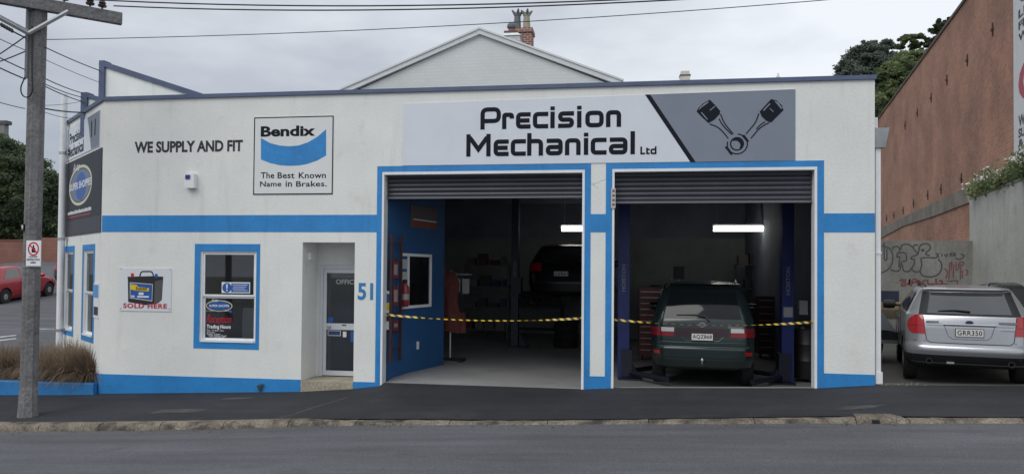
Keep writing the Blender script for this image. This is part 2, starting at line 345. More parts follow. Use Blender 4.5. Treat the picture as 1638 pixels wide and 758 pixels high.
hb = MB(); hb.box(3.02, 3.10, YK - 0.185, YK - 0.12, z_gut(3.05) - 0.02, z_gut(3.05) + 0.045); obj('drain_slot', hb, black, kerb)
# seams and repairs in the footpath
def path_patch(name, quad, m, label, cat, lift=0.004):
    mb = MB(); Q = []
    for px, py in quad:
        z = -0.15
        for _ in range(6): p = on_z(px, py, z); z = z_path(p[0], p[1]) + lift
        Q.append((p[0], p[1], z))
    mb.add(Q, [tuple(range(len(Q)))]); return Q, mb
for nm_, quad in (('repair_patch', [(236, 661), (318, 659), (334, 653), (262, 654)]), ('repair_patch', [(352, 639), (400, 637.5), (408, 635), (362, 635.6)]), ('repair_patch', [(1338, 656), (1395, 652), (1422, 646), (1352, 649)])):
    Q, mb = path_patch(nm_, quad, None, '', '')
    if abs((mb.v[0][0] - mb.v[2][0]) * 1) > 0: obj(nm_, MB().add(mb.v, [(0, 1, 2, 3)]), mat('patch_concrete', (0.06, 0.059, 0.06), 0.9, noise=(5, .4), fine=(40, .3)), bpy.data.objects['footpath'])
seam = [(446, 668), (470, 662), (505, 650), (540, 640), (556, 635)]
mb = MB(); pts = []
for px, py in seam:
    z = -0.1
    for _ in range(6): p = on_z(px, py, z); z = z_path(p[0], p[1]) + 0.005
    pts.append((p[0], p[1], z))
mb.grid([[(p[0] - 0.018 - random.uniform(0, .012), p[1], p[2]) for p in pts], [(p[0] + 0.018 + random.uniform(0, .012), p[1], p[2]) for p in pts]]); mb.f = [f[::-1] for f in mb.f]
obj('seam', mb, mat('seam_grit', (0.075, 0.07, 0.066), 0.9, fine=(40, .5)), bpy.data.objects['footpath'])
# ------------------------------------------------------------------ the workshop building
WS = thing('workshop_building', 'single storey white roughcast workshop with blue band, two roller doors and angled corner', 'building', (-2.6, 0, -0.1))
D1, D2 = (-3.92, -0.63, -1.2, 3.48), (-0.13, 2.905, -1.2, 3.485)
wa0, wz1 = FAC.px(321, 401.5); wa1, wz0 = FAC.px(408.5, 548.5); WIN = (wa0, wa1, wz0, wz1)
REC = (-5.335, -4.415, -1.2, 2.352)
ZT = 4.842
front = obj('front_wall', wall_mesh(FAC, -9.075, 3.772, -1.2, ZT, [D1, D2, WIN, REC], 0.2), white, WS)
CW = [(-3.09, -2.09), (-1.416, -0.44)]
ch_holes = [(a + 0.1, b - 0.1, 0.63, 2.22) for a, b in CW]
corner_wall = obj('corner_wall', wall_mesh(CHA, -3.42, -0.001, -1.2, ZT, ch_holes, 0.2), white, WS)
mb = MB(); E0 = CHA.pt(-3.42, 0, 0)
mb.add([E0, (E0[0] + 2.5, 12, 0), (E0[0] + 2.5, 12, ZT), (E0[0], E0[1], ZT)], [(0, 1, 2, 3)]); obj('side_wall', mb, white, WS)
mb = MB(); mb.box(3.572, 3.772, 0.201, 12.0, -1.2, ZT); obj('side_wall', mb, white, WS)
mb = MB(); mb.box(-8.5, 3.772, 12.001, 12.2, -1.2, ZT); obj('rear_wall', mb, white, WS)
mb = MB(); mb.add([(-9.0, 0.21, 4.45), (3.55, 0.21, 4.45), (3.55, 11.99, 4.45), (-8.9, 11.99, 4.45), (-11.5, 2.3, 4.45)], [(0, 1, 2, 3, 4)]); obj('roof', mb, mat('roof_iron', (0.2, 0.21, 0.22), 0.5, noise=(2, .2)), WS)
# fascia along the parapet
mb = MB(); mb.slab(FAC, -9.095, 3.79, ZT - 0.002, 4.905, -0.24, 0.035); obj('parapet_fascia', mb, navytrim, WS)
mb = MB(); mb.slab(CHA, -3.44, -0.012, ZT - 0.002, 4.903, -0.24, 0.035); obj('parapet_fascia', mb, navytrim, WS)
# painted band, plinth and surrounds, a skin a few millimetres proud of the roughcast
def strip(name, fr, a0, a1, z0, z1, m=blue, d=0.005, par=WS): return obj(name, MB().slab(fr, a0, a1, z0, z1, -0.002, d), m, par)
for a0, a1 in ((-9.07, -4.042), (-0.497, -0.263), (3.042, 3.770)): strip('painted_band', FAC, a0, a1, 2.525, 2.813)
def plinth(name, fr, pts, d=0.007): return obj(name, MB().poly(fr, pts, -0.002, d), blue, WS)
plinth('painted_plinth', FAC, [(-9.074, -0.6), (-5.337, -0.6), (-5.337, 0.043), (-9.074, 0.036)])
plinth('painted_plinth', FAC, [(-4.413, -0.6), (-3.953, -0.6), (-3.953, 0.04), (-4.413, 0.037)])
plinth('painted_plinth', FAC, [(-0.600, -0.6), (-0.167, -0.6), (-0.167, 0.246), (-0.600, 0.24)])
plinth('painted_plinth', FAC, [(2.940, -0.6), (3.771, -0.6), (3.771, 0.384), (2.940, 0.388)])
plinth('painted_plinth', CHA, [(-3.41, -0.6), (-0.006, -0.6), (-0.006, 0.036), (-3.41, 0.03)])
for (h, o0, o1, zt, zb0, zb1) in ((D1, -4.040, -0.499, 3.620, 0.043, 0.243), (D2, -0.261, 3.040, 3.622, 0.248, 0.390)):
    i0, i1 = h[0] - 0.032, h[1] + 0.036
    strip('door_surround', FAC, o0, i0, zb0, zt); strip('door_surround', FAC, i1, o1, zb1, zt); strip('door_surround', FAC, i0 + 0.001, i1 - 0.001, h[3] + 0.042, zt)
    mb = MB(); mb.slab(FAC, i0 + .002, h[0] + 0.004, -0.4, h[3] + 0.04, -0.03, 0.012); obj('jamb_trim', mb, whitetrim, WS)
    mb = MB(); mb.slab(FAC, h[1] - 0.004, i1 - .002, -0.4, h[3] + 0.04, -0.03, 0.012); obj('jamb_trim', mb, whitetrim, WS)
    mb = MB(); mb.slab(FAC, h[0] + 0.005, h[1] - 0.005, h[3] - 0.004, h[3] + 0.04, -0.03, 0.0115); obj('head_trim', mb, whitetrim, WS)
def surround(fr, o, h):
    strip('window_surround', fr, o[0], h[0], o[2], o[3]); strip('window_surround', fr, h[1], o[1], o[2], o[3])
    strip('window_surround', fr, h[0] + .001, h[1] - .001, o[2], h[2]); strip('window_surround', fr, h[0] + .001, h[1] - .001, h[3], o[3])
surround(FAC, (-7.295, -6.096, 0.525, 2.32), WIN)
for (a, b), h in zip(CW, ch_holes): surround(CHA, (a, b, 0.53, 2.325), h)
# sash windows
def sash_window(fr, h, mid, par):
    a0, a1, z0, z1 = h; w = 0.032
    def part(nm, q, d0, d1, m, p): return obj(nm, MB().slab(fr, *q, d0, d1), m, p)
    win = part('window', (a0 + .002, a0 + w, z0 + .002, z1 - .002), -0.11, -0.02, whitetrim, par)
    for nm, q in (('frame', (a1 - w, a1 - .002, z0 + .002, z1 - .002)), ('frame', (a0 + w, a1 - w, z1 - w * .8, z1 - .002))): part(nm, q, -0.11, -0.021, whitetrim, win)
    part('sill', (a0 + w, a1 - w, z0 + .002, z0 + w * 1.1), -0.11, 0.02, whitetrim, win)
    for nm, zz0, zz1, dd in (('sash', mid, z1 - w * .8, -0.035), ('sash', z0 + w * 1.1, mid, -0.06)):
        b = 0.032
        q = MB(); q.slab(fr, a0 + w, a0 + w + b, zz0, zz1, dd - .03, dd); q.slab(fr, a1 - w - b, a1 - w, zz0, zz1, dd - .03, dd); q.slab(fr, a0 + w + b, a1 - w - b, zz1 - b, zz1, dd - .03, dd - .0005); q.slab(fr, a0 + w + b, a1 - w - b, zz0, zz0 + b, dd - .03, dd - .0005)
        obj(nm, q, whitetrim, win)
        part('pane', (a0 + w + b - .004, a1 - w - b + .004, zz0 + b - .004, zz1 - b + .004), dd - .02, dd - .014, paneglass, win)
    return win
wmid = FAC.px(360, 474)[1]
win_main = sash_window(FAC, WIN, wmid, WS)
for h in ch_holes: sash_window(CHA, h, 1.42, WS)
# graphics fixed on the reception window glass
dk, sgn_blue, wht, redp = mat('window_film', (0.02, 0.022, 0.028), 0.4), mat('sign_blue', (0.02, 0.1, 0.36), 0.4), mat('print_white', (0.75, 0.76, 0.78), 0.5), mat('print_red', (0.5, 0.02, 0.045), 0.45)
cream = mat('print_cream', (0.62, 0.6, 0.45), 0.5)
def pbox(fr, x0, y0, x1, y1, d): a0, z1 = fr.px(x0, y0, d); a1, z0 = fr.px(x1, y1, d); return a0, a1, z0, z1
def panel(name, fr, box, d0, d1, m, par, label=None):
    o = obj(name, MB().slab(fr, *box, d0, d1), m, par)
    if label: o['label'] = label
    return o
nt_ = panel('window_notice', FAC, pbox(FAC, 354.5, 451, 399.5, 469, -0.04), -0.05, -0.045, wht, win_main, 'blue and white mandatory notice with exclamation mark')
bx = pbox(FAC, 370, 453, 398.5, 467.5, -0.044); panel('notice_field', FAC, bx, -0.05, -0.0442, sgn_blue, nt_)
c = FAC.px(363, 460, -0.044); obj('notice_disc', MB().poly(FAC, arc(c[0], c[1], .085, .085, 0, 360, 20)[:-1], -0.05, -0.0441), sgn_blue, nt_)
obj('exclamation_mark', MB().poly(FAC, [(c[0] - .016, c[1] + .06), (c[0] - .009, c[1] - .02), (c[0] + .009, c[1] - .02), (c[0] + .016, c[1] + .06)], -0.0445, -0.0435).poly(FAC, arc(c[0], c[1] - .045, .014, .014, 0, 360, 10)[:-1], -0.0445, -0.0435), wht, nt_)
for k in range(4): b_2 = pbox(FAC, 372 + (k % 2), 455 + k * 3, 396 - 2 * (k % 3), 456 + k * 3, -0.0435); panel('notice_text', FAC, b_2, -0.0443, -0.0436, wht, nt_)
def shop_logo(fr, cx, cz, rx, rz, d, par, big=False):
    o = obj('logo_ring', MB().ribbon(fr, arc(cx, cz, rx, rz, 0, 360, 28)[:-1], rz * .16, d, d + .001, closed=True), cream, par)
    obj('logo_oval', MB().poly(fr, arc(cx, cz, rx * .86, rz * .8, 0, 360, 28)[:-1], d - .001, d + .0006), sgn_blue, par)
    letters('logo_lettering', 'SUPER SHOPPE', fr, cx - rx * .78, cx + rx * .78, cz - rz * .2, cz + rz * .24, wht, par, d + .0016, bold=.02)
    letters('logo_lettering', 'Auto', fr, cx - rx * .62, cx - rx * .1, cz + rz * .75, cz + rz * 1.45, wht, par, d + .0016, shear=.35)
c0 = FAC.px(350.5, 489, -0.07); c1_ = FAC.px(371, 489, -0.07); shop_logo(FAC, c0[0], c0[1], c1_[0] - c0[0], .09, -0.073, win_main)
panel('logo_underline', FAC, pbox(FAC, 329, 496.6, 367, 497.6, -0.07), -.073, -.072, wht, win_main); panel('logo_badge', FAC, pbox(FAC, 367, 496, 371, 500, -0.07), -.073, -.0715, sgn_blue, win_main)
letters_px('reception_lettering', 'Reception', FAC, (330, 519.5), (370.5, 504), redp, win_main, -0.0715, shear=.45)
letters_px('hours_lettering', 'Trading Hours', FAC, (330.5, 526.5), (369, 519.5), wht, win_main, -0.0715, bold=.03)
for t_, x0, x1, y0, y1 in (('Mon - Fri 8am - 5pm', 331, 358, 530, 527), ('Saturday', 331, 343, 532.8, 530), ('Sunday  Closed', 331, 352, 535.8, 532.8), ('Public Holidays Closed', 334, 362, 538.6, 535.6), ('A.H. 027 489 188', 336, 359, 542, 538.8)):
    letters_px('hours_lettering', t_, FAC, (x0, y0), (x1, y1), wht, win_main, -0.0715)

# recessed office entrance
rec = MB(); x0, x1, RD = REC[0], REC[1], 0.62
rec.add([(x0, .2, .02), (x0, RD, .02), (x0, RD, 2.352), (x0, .2, 2.352)], [(0, 1, 2, 3)]); rec.add([(x1, .2, .02), (x1, RD, .02), (x1, RD, 2.352), (x1, .2, 2.352)], [(3, 2, 1, 0)])
rec.add([(x0, .2, 2.352), (x1, .2, 2.352), (x1, RD, 2.352), (x0, RD, 2.352)], [(3, 2, 1, 0)])
BK = Frame((0, RD, 0), (1, 0, 0), (0, -1, 0))
da0 = BK.px(513, 430)[0]; dz1 = BK.px(520, 424)[1]; dz0 = 0.03
rec.add([BK.pt(x0, .02), BK.pt(da0, .02), BK.pt(da0, 2.352), BK.pt(x0, 2.352)], [(0, 1, 2, 3)]); rec.add([BK.pt(da0, dz1), BK.pt(x1, dz1), BK.pt(x1, 2.352), BK.pt(da0, 2.352)], [(0, 1, 2, 3)])
obj('entrance_recess', rec, white, WS)
st = MB(); st.box(x0 + .002, x1 - .002, -0.012, RD - .002, -0.7, 0.022); stepo = obj('door_step', st, mat('step_concrete', (0.36, 0.32, 0.25), .9, noise=(3, .2), fine=(40, .25), bump=(40, .6, .01), dirt=(6, .55, .8, (.16, .14, .11))), WS)
alu = mat('powder_coated_aluminium', (0.62, 0.64, 0.68), 0.4, noise=(5, .04))
dw = x1 - .002
door = obj('office_door', MB().slab(BK, da0 + .002, da0 + .06, dz0, dz1 - .002, -.05, .03).slab(BK, da0 + .06, dw, dz1 - .06, dz1 - .002, -.05, .0295), alu, WS)
ga0 = BK.px(523, 450)[0]; rz0, rz1 = BK.px(540, 527)[1], BK.px(540, 517)[1]; bz = BK.px(540, 592.5)[1]; tz = BK.px(540, 436.5)[1]
lf = MB(); lf.slab(BK, da0 + .063, ga0, dz0 + .01, dz1 - .063, -.03, .012); lf.slab(BK, ga0, dw, tz, dz1 - .063, -.03, .0115); lf.slab(BK, ga0, dw, rz0, rz1, -.03, .0115); lf.slab(BK, ga0, dw, dz0 + .01, bz, -.03, .0115)
leaf = obj('door_leaf', lf, alu, door)
panel('pane', BK, (ga0 - .004, dw, rz1 - .004, tz + .004), -.015, -.008, paneglass, door); panel('pane', BK, (ga0 - .004, dw, bz - .004, rz0 + .004), -.015, -.008, paneglass, door)
c = BK.px(526.3, 522, .02); obj('door_lock', MB().lathe([(.032, 0), (.032, -.025), (.018, -.03)], (c[0], RD - .012, c[1]), 'y', 14), steel, door)
panel('letter_slot', BK, pbox(BK, 547, 519, 554, 521, .012), .0115, .014, black, door)
letters('office_lettering', 'OFFICE', BK, BK.px(537, 455)[0], BK.px(571, 455)[0], BK.px(540, 454.5)[1], BK.px(540, 446.5)[1], mat('frosted_lettering', (.35, .37, .39), .6), door, -.007, bold=.03)
panel('door_notice', BK, pbox(BK, 552, 441, 566, 471, -.02), -.03, -.02, mat('paper_grey', (.22, .23, .25), .7), door)
nb = panel('door_notice', BK, pbox(BK, 524.5, 528, 545, 537, -.007), -.008, -.006, wht, door); panel('door_notice_field', BK, pbox(BK, 525.3, 528.9, 544.2, 536.1, -.006), -.0065, -.005, mat('notice_navy', (.03, .06, .16), .5), door)
panel('door_notice', BK, pbox(BK, 548.5, 530, 554, 539, -.007), -.008, -.005, wht, door); panel('door_notice', BK, pbox(BK, 524.5, 507, 533, 516, -.007), -.008, -.006, sgn_blue, door); panel('door_notice', BK, pbox(BK, 561, 529, 566, 547, -.007), -.008, -.006, sgn_blue, door)
c = on_plane(496, 410, (x0, 0, 0), (1, 0, 0)); obj('light_fitting', MB().box(x0 - .001, x0 + .05, c[1] - .08, c[1] + .08, c[2] - .06, c[2] + .06), whitetrim, WS)

# roller doors, rolled up, each slat a curved strip
slatm = mat('roller_steel', (0.085, 0.087, 0.105), 0.38, 0.35, noise=(1.5, .12))
def roller(h, zb, label):
    rd = obj('roller_door', MB().box(h[0] + .004, h[1] - .004, .13, .2, zb - .03, zb + .004), mat('bottom_rail', (.16, .165, .18), .4, .5), WS, origin=((h[0] + h[1]) / 2, .16, zb)); rd['label'] = label
    z = zb + .006; prof = [(0, .012), (.012, .0), (.03, -.011), (.05, -.011), (.066, .0), (.074, .012)]
    while z < h[3] + .1:
        mb = MB(); mb.grid([[(x_, .165 + dy, z + dz) for dz, dy in prof] for x_ in (h[0] + .006, h[1] - .006)]); mb.f = [f[::-1] for f in mb.f]; obj('slat', mb, slatm, rd, smooth=60); z += .0775
    mb = MB(); mb.box(h[0] - .1, h[1] + .1, .22, .62, h[3] + .1, h[3] + .5); obj('door_barrel', mb, black, rd)
roller(D1, on_y(780, 317.5, .16)[2] + .03, 'dark steel roller door rolled up over the left bay'); roller(D2, on_y(1140, 325, .16)[2] + .03, 'dark steel roller door rolled up over the right bay')

# lettering painted on the wall
paintink = mat('painted_lettering', (0.018, 0.02, 0.032), .55, streak=.3)
letters_px('supply_lettering', 'WE SUPPLY AND FIT', FAC, (215, 245), (388.5, 223.6), paintink, WS, .004, bold=.036)
letters_px('street_number', '51', FAC, (572, 479.5), (597, 452.5), mat('number_blue', (.03, .2, .45), .5), WS, .004, bold=.03)

# ------------------------------------------------------------------ sign boards on the facade
S1 = thing('workshop_name_sign', 'long pale Precision Mechanical sign board with grey piston panel above roller doors', 'sign', FAC.pt(-.5, 3.63, 0))
zl, zr = 3.636, 4.66
board = MB().poly(FAC, [(-3.605, 3.626), (2.62, 3.626), (2.62, 4.722), (-3.605, 4.648)], -.002, .012); obj('board', board, mat('sign_off_white', (.67, .705, .77), .5, noise=(2, .03), streak=.06), S1)
def P5(zx, zy): return FAC.px(640 + zx / 2.482, 120 + zy / 2.482)
tl_, bl_ = P5(985, 79), P5(1165, 346)
greyp = mat('sign_grey', (.2, .23, .285), .5, noise=(2, .04))
obj('grey_field', MB().poly(FAC, [tl_, bl_, (2.618, 3.629), (2.618, 4.72)], .010, .0135), greyp, S1)
obj('diagonal_stripe', MB().poly(FAC, [(tl_[0] - .05, tl_[1]), (tl_[0] + .03, tl_[1]), (bl_[0] + .03, bl_[1]), (bl_[0] - .05, bl_[1])], .010, .0155), ink, S1)
def glyph(ch, a0, a1, z0, zx, zc, w):
    l, r, b, x, t = a0 + w / 2, a1 - w / 2, z0 + w / 2, zx - w / 2, zc - w / 2; m = (b + x) / 2; R = (r - l) * .3
    if ch == 'P': return [([(l, z0), (l, t), (r, t), (r, z0 + (zc - z0) * .38), (l + w * .5, z0 + (zc - z0) * .38)], R)]
    if ch == 'r': return [([(l, z0), (l, x), (r, x), (r, x - w * .9)], R * .8)]
    if ch == 'e': return [([(a1, x), (l, x), (l, b), (a1, b)], R), ([(l + w * .5, m), (a1 - w * .25, m)], 0)]
    if ch == 'c': return [([(a1, x), (l, x), (l, b), (a1, b)], R)]
    if ch == 'i': return [([((l + r) / 2, z0), ((l + r) / 2, zx)], 0), ([((l + r) / 2, zc - w * .15), ((l + r) / 2, zc - w)], 0)]
    if ch == 's': return [([(a1, x), (l, x), (l, m), (r, m), (r, b), (a0, b)], (x - m) * .5)]
    if ch == 'o': return [([(l, b), (l, x), (r, x), (r, b)], R, True)]
    if ch == 'n': return [([(l, z0), (l, x), (r, x), (r, z0)], R)]
    if ch == 'M': return [([(l, z0), (l, zc)], 0), ([(r, z0), (r, zc)], 0), ([(l + w * .3, zc - w * .75), ((l + r) / 2, z0 + (zc - z0) * .32), (r - w * .3, zc - w * .75)], 0)]
    if ch == 'h': return [([(l, z0), (l, zc)], 0), ([(l + w * .5, x), (r, x), (r, z0)], R)]
    if ch == 'a': return [([(a0 + w * .2, x), (r, x), (r, b), (l, b), (l, m - w * .02), (r - w * .5, m - w * .02)], R * .8)]
    if ch == 'l': return [([((l + r) / 2, z0), ((l + r) / 2, zc)], 0)]
    if ch == 'L': return [([(l, zc), (l, b), (a1, b)], 0)]
    if ch == 't': return [([(l, zc - .02), (l, b), (a1, b)], R * .5), ([(l, x), (a1, x)], 0)]
    if ch == 'd': return [([(r, zc), (r, z0)], 0), ([(r - w * .5, x), (l, x), (l, b), (r - w * .5, b)], R)]
def word(chs, spans, zbl, zxh, zcap, w):
    for i, (ch, (s0, s1)) in enumerate(zip(chs, spans)):
        a0, a1 = P5(s0, 250)[0], P5(s1, 250)[0]; mb = MB()
        for k, g in enumerate(glyph(ch, a0, a1, zbl, zxh, zcap, w)):
            pts = rounded(g[0], g[1], 5, closed=len(g) > 2) if g[1] else g[0]; mb.ribbon(FAC, pts, w, .012, .016 + .001 * k, closed=len(g) > 2)
        obj('letter', mb, ink, S1)
zb1, zc1 = P5(320, 218)[1], P5(320, 133)[1]; hx = (zc1 - zb1)
word('Precision', [(319, 400), (405, 452), (460, 518), (527, 588), (594, 616), (627, 690), (700, 722), (735, 808), (817, 877)], zb1, zb1 + hx * .76, zc1 + .01, .07)
zb2, zc2 = P5(265, 325)[1], P5(265, 239)[1]; hx = zc2 - zb2
word('Mechanical', [(264, 360), (372, 432), (440, 500), (505, 568), (579, 646), (655, 717), (727, 750), (757, 820), (829, 903), (912, 935)], zb2, zb2 + hx * .76, zc2 + .01, .07)
zb3, zc3 = P5(955, 316)[1], P5(955, 285)[1]
word('Ltd', [(954, 973), (977, 991), (994, 1018)], zb3, zb3 + (zc3 - zb3) * .72, zc3, .026)
def PP(zx, zy): return FAC.px(1090 + zx / 6.316, 145 + zy / 6.316)
def pl(pts): return [PP(*p) for p in pts]
mb = MB()
mb.poly(FAC, pl([(152, 215), (170, 180), (215, 135), (285, 95), (335, 145), (392, 210), (385, 240), (335, 295), (272, 332), (210, 275)]), .012, .0165)
mb.poly(FAC, pl([(905, 88), (965, 108), (1010, 150), (1030, 200), (905, 326), (855, 308), (810, 265), (788, 215)]), .012, .0165)
for q in ([(285, 340), (370, 372), (430, 432), (472, 487)], [(378, 288), (420, 360), (508, 447)], [(393, 240), (432, 335), (522, 441)], [(780, 235), (752, 322), (650, 441)], [(845, 318), (795, 348), (755, 395)], [(885, 325), (792, 376), (700, 485)]):
    mb.ribbon(FAC, rounded(pl(q), .1), .018, .012, .0162)
cc = PP(560, 540); k = abs(PP(660, 540)[0] - cc[0])
mb.ribbon(FAC, arc(cc[0], cc[1], .65 * k, .65 * k, 0, 360, 30)[:-1], .02, .012, .0163, closed=True)
mb.ribbon(FAC, arc(cc[0], cc[1], 1.05 * k, 1.05 * k, -130, 20, 24), .018, .012, .0162); mb.ribbon(FAC, arc(cc[0], cc[1], 1.02 * k, 1.02 * k, 55, 85, 6), .018, .012, .0162); mb.ribbon(FAC, arc(cc[0], cc[1], .98 * k, .98 * k, 165, 195, 6), .018, .012, .0162)
cres = arc(cc[0], cc[1], .62 * k, .62 * k, 140, -60, 18) + arc(cc[0] - .16 * k, cc[1] - .16 * k, .5 * k, .5 * k, -35, 115, 14); mb.poly(FAC, cres, .012, .0168)
mb.poly(FAC, pl([(598, 448), (638, 452), (684, 515), (660, 522)]), .012, .0172); mb.poly(FAC, pl([(435, 572), (462, 562), (516, 640), (500, 656)]), .012, .0172)
obj('piston_emblem', mb, ink, S1)
mb = MB(); mb.poly(FAC, pl([(170, 205), (185, 175), (230, 135), (280, 110), (265, 130), (200, 175)]), .014, .0176); mb.poly(FAC, pl([(195, 225), (205, 222), (265, 292), (257, 298)]), .014, .0176)
mb.poly(FAC, pl([(935, 110), (975, 122), (1018, 185), (1005, 190), (965, 140)]), .014, .0176); mb.poly(FAC, pl([(822, 200), (890, 130), (897, 140), (830, 210)]), .014, .0176); mb.poly(FAC, pl([(285, 200), (335, 158), (340, 164), (290, 207)]), .014, .0176); mb.poly(FAC, pl([(893, 180), (930, 215), (925, 220), (888, 186)]), .014, .0176)
obj('piston_highlights', mb, greyp, S1)

S2 = thing('brake_sign', 'square white Bendix brakes sign with blue curved flag and thin black border', 'sign', FAC.pt(-5.52, 3.15, 0))
obj('board', MB().slab(FAC, -6.238, -4.812, 3.158, 4.483, -.002, .008), mat('sign_white', (.7, .72, .72), .55, noise=(2, .03), streak=.06), S2)
obj('border', MB().ribbon(FAC, [(-6.228, 3.168), (-4.822, 3.168), (-4.822, 4.473), (-6.228, 4.473)], .018, .006, .0095, closed=True), ink, S2)
letters_px('brand_lettering', 'Bendix', FAC, (417, 219.3), (504.5, 200.4), ink, S2, .0095, bold=.038)
sw = []; A_ = [(417.8, 221), (432, 229), (447, 233), (463, 234.3), (478, 233), (493, 228), (508, 219), (522, 207.2), (522, 249), (508, 257), (492, 262.5), (478, 265), (463, 265.6), (447, 264.5), (432, 261), (417.8, 255.5)]
obj('blue_flag', MB().poly(FAC, [FAC.px(*p) for p in A_], .006, .0095), blue, S2)
for t_, x0, x1, yb, yt in (('The', 417.2, 438.7, 285.6, 275.5), ('Best', 443.9, 471, 285.6, 275.5), ('Known', 477.8, 521.4, 285.6, 275.3), ('Name', 416, 450, 298.8, 289.8), ('in', 456.7, 467, 298.8, 289.2), ('Brakes.', 473.5, 522.8, 298.8, 289.4)):
    letters_px('slogan_lettering', t_, FAC, (x0, yb), (x1, yt), ink, S2, .0095, bold=.016, space=1.04)

S3 = thing('battery_sign', 'small white SOLD HERE board picturing a black car battery left of window', 'sign', FAC.pt(-8.2, 1.14, 0))
obj('board', MB().slab(FAC, -8.707, -7.722, 1.146, 1.892, -.002, .012), mat('sign_white_gloss', (.7, .72, .76), .4), S3)
def PB(zx, zy): return FAC.px(185 + zx / 8.92, 420 + zy / 8.92, .012)
plb = lambda pts: [PB(*p) for p in pts]
obj('battery_side', MB().poly(FAC, plb([(545, 225), (680, 205), (660, 530), (610, 575), (545, 590)]), .01, .0135), mat('battery_grey', (.09, .085, .085), .5), S3)
obj('battery_case', MB().poly(FAC, plb([(170, 200), (560, 190), (680, 200), (672, 240), (560, 265), (548, 590), (430, 605), (180, 560), (175, 240)]), .01, .0145), mat('battery_black', (.022, .02, .022), .45), S3)
obj('battery_handle', MB().ribbon(FAC, rounded(plb([(345, 195), (365, 125), (520, 125), (540, 190)]), .04), .022, .01, .015), black, S3)
obj('terminal', MB().poly(FAC, plb([(222, 150), (258, 150), (264, 205), (218, 205)]), .01, .0155), redp, S3); obj('terminal', MB().poly(FAC, plb([(560, 160), (598, 160), (602, 215), (556, 215)]), .01, .0155), sgn_blue, S3)
obj('label_edge', MB().poly(FAC, plb([(205, 280), (530, 305), (522, 550), (205, 505)]), .0125, .0152), wht, S3); obj('label_field', MB().poly(FAC, plb([(211, 288), (524, 311), (517, 541), (211, 498)]), .0125, .0158), sgn_blue, S3)
yel = mat('label_yellow', (.72, .52, .02), .5); obj('label_flash', MB().poly(FAC, plb([(214, 305), (310, 318), (314, 345), (480, 362), (474, 408), (290, 398), (214, 380)]), .0125, .0163), yel, S3)
a_, b_2 = PB(290, 392), PB(450, 345); letters('label_lettering', 'Endurant', FAC, a_[0], b_2[0], a_[1], b_2[1], ink, S3, .0167, bold=.03)
for q in ((330, 425, 400, 460), (310, 475, 475, 495), (225, 468, 272, 488)): a_, b_2 = PB(q[0], q[3]), PB(q[2], q[1]); panel('label_print', FAC, (a_[0], b_2[0], a_[1], b_2[1]), .0125, .0163, wht, S3)
a_, b_2 = PB(108, 645), PB(735, 585); letters('sold_here_lettering', 'SOLD HERE', FAC, a_[0], b_2[0], a_[1], b_2[1], redp, S3, .0167, bold=.03, space=1.12)
for q in ((80, 85), (775, 95), (770, 660), (75, 655)): p = PB(*q); obj('screw', MB().lathe([(.012, 0), (.009, -.006)], (p[0], -.012, p[1]), 'y', 8), steel, S3)

sir = thing('alarm_box', 'small white alarm siren box with dark blue lamp on upper wall', 'alarm', on_y(304, 302, 0))
q = pbox(FAC, 296.5, 278.5, 312, 301, .06); obj('casing', MB().poly(FAC, [(q[0], q[2] + .03), (q[0] + .03, q[2]), (q[1], q[2]), (q[1], q[3]), (q[0], q[3])], -.01, .1), whitetrim, sir); q2 = pbox(FAC, 297, 280, 304, 286.5, .1); obj('lamp', MB().slab(FAC, *q2, .09, .115), mat('lamp_blue', (.04, .04, .2), .25), sir)

# corner boards
S4 = thing('corner_name_sign', 'small Precision Mechanical board with grey piston panel high on angled corner wall', 'sign', CHA.pt(-1.8, 4.06, 0))
def CB(zx, zy): return CHA.px(zx / 3.157, 150 + zy / 3.157, .012)
z0_, z1_ = 4.07, 4.72; aL, aR = CB(328, 200)[0], CB(503, 200)[0]
obj('board', MB().slab(CHA, aL, aR, z0_, z1_, -.002, .012), mat('sign_off_white', (.66, .68, .73), .5), S4)
obj('grey_field', MB().poly(CHA, [(CB(442, 200)[0], z1_ - .01), (aR - .01, z1_ - .01), (aR - .01, z0_ + .01), (CB(462, 200)[0], z0_ + .01)], .01, .014), greyp, S4)
letters('name_lettering', 'Precision', CHA, CB(353, 200)[0], CB(420, 200)[0], 4.38, 4.6, ink, S4, .0145, bold=.02); letters('name_lettering', 'Mechanical', CHA, CB(345, 200)[0], CB(424, 200)[0], 4.12, 4.34, ink, S4, .0145, bold=.02)
for k in (.35, .65): a_ = CB(442, 200)[0] * (1 - k) + aR * k; obj('piston', MB().ribbon(CHA, [(a_ + .1 * (.5 - k), 4.3), (a_, 4.5), (a_ - .04 * (.5 - k), 4.6)], .06, .012, .016), ink, S4)
S5 = thing('corner_shop_sign', 'large dark board with oval car service logo on angled corner wall', 'sign', CHA.pt(-1.7, 2.52, 0))
obj('board', MB().slab(CHA, -3.4, -.03, 2.83, 4.02, -.002, .014), mat('sign_charcoal', (.022, .024, .032), .5, noise=(2, .1)), S5); obj('lower_board', MB().slab(CHA, -3.4, -.03, 2.522, 2.828, -.002, .0135), mat('sign_dark_grey', (.05, .05, .06), .5, noise=(2, .1)), S5)
cx_ = (CB(350, 450)[0] + CB(467, 450)[0]) / 2; rx_ = (CB(467, 450)[0] - CB(350, 450)[0]) / 2
obj('logo_ring', MB().ribbon(CHA, arc(cx_, 3.48, rx_ * .95, .36, 0, 360, 36)[:-1], .055, .012, .017, closed=True), cream, S5)
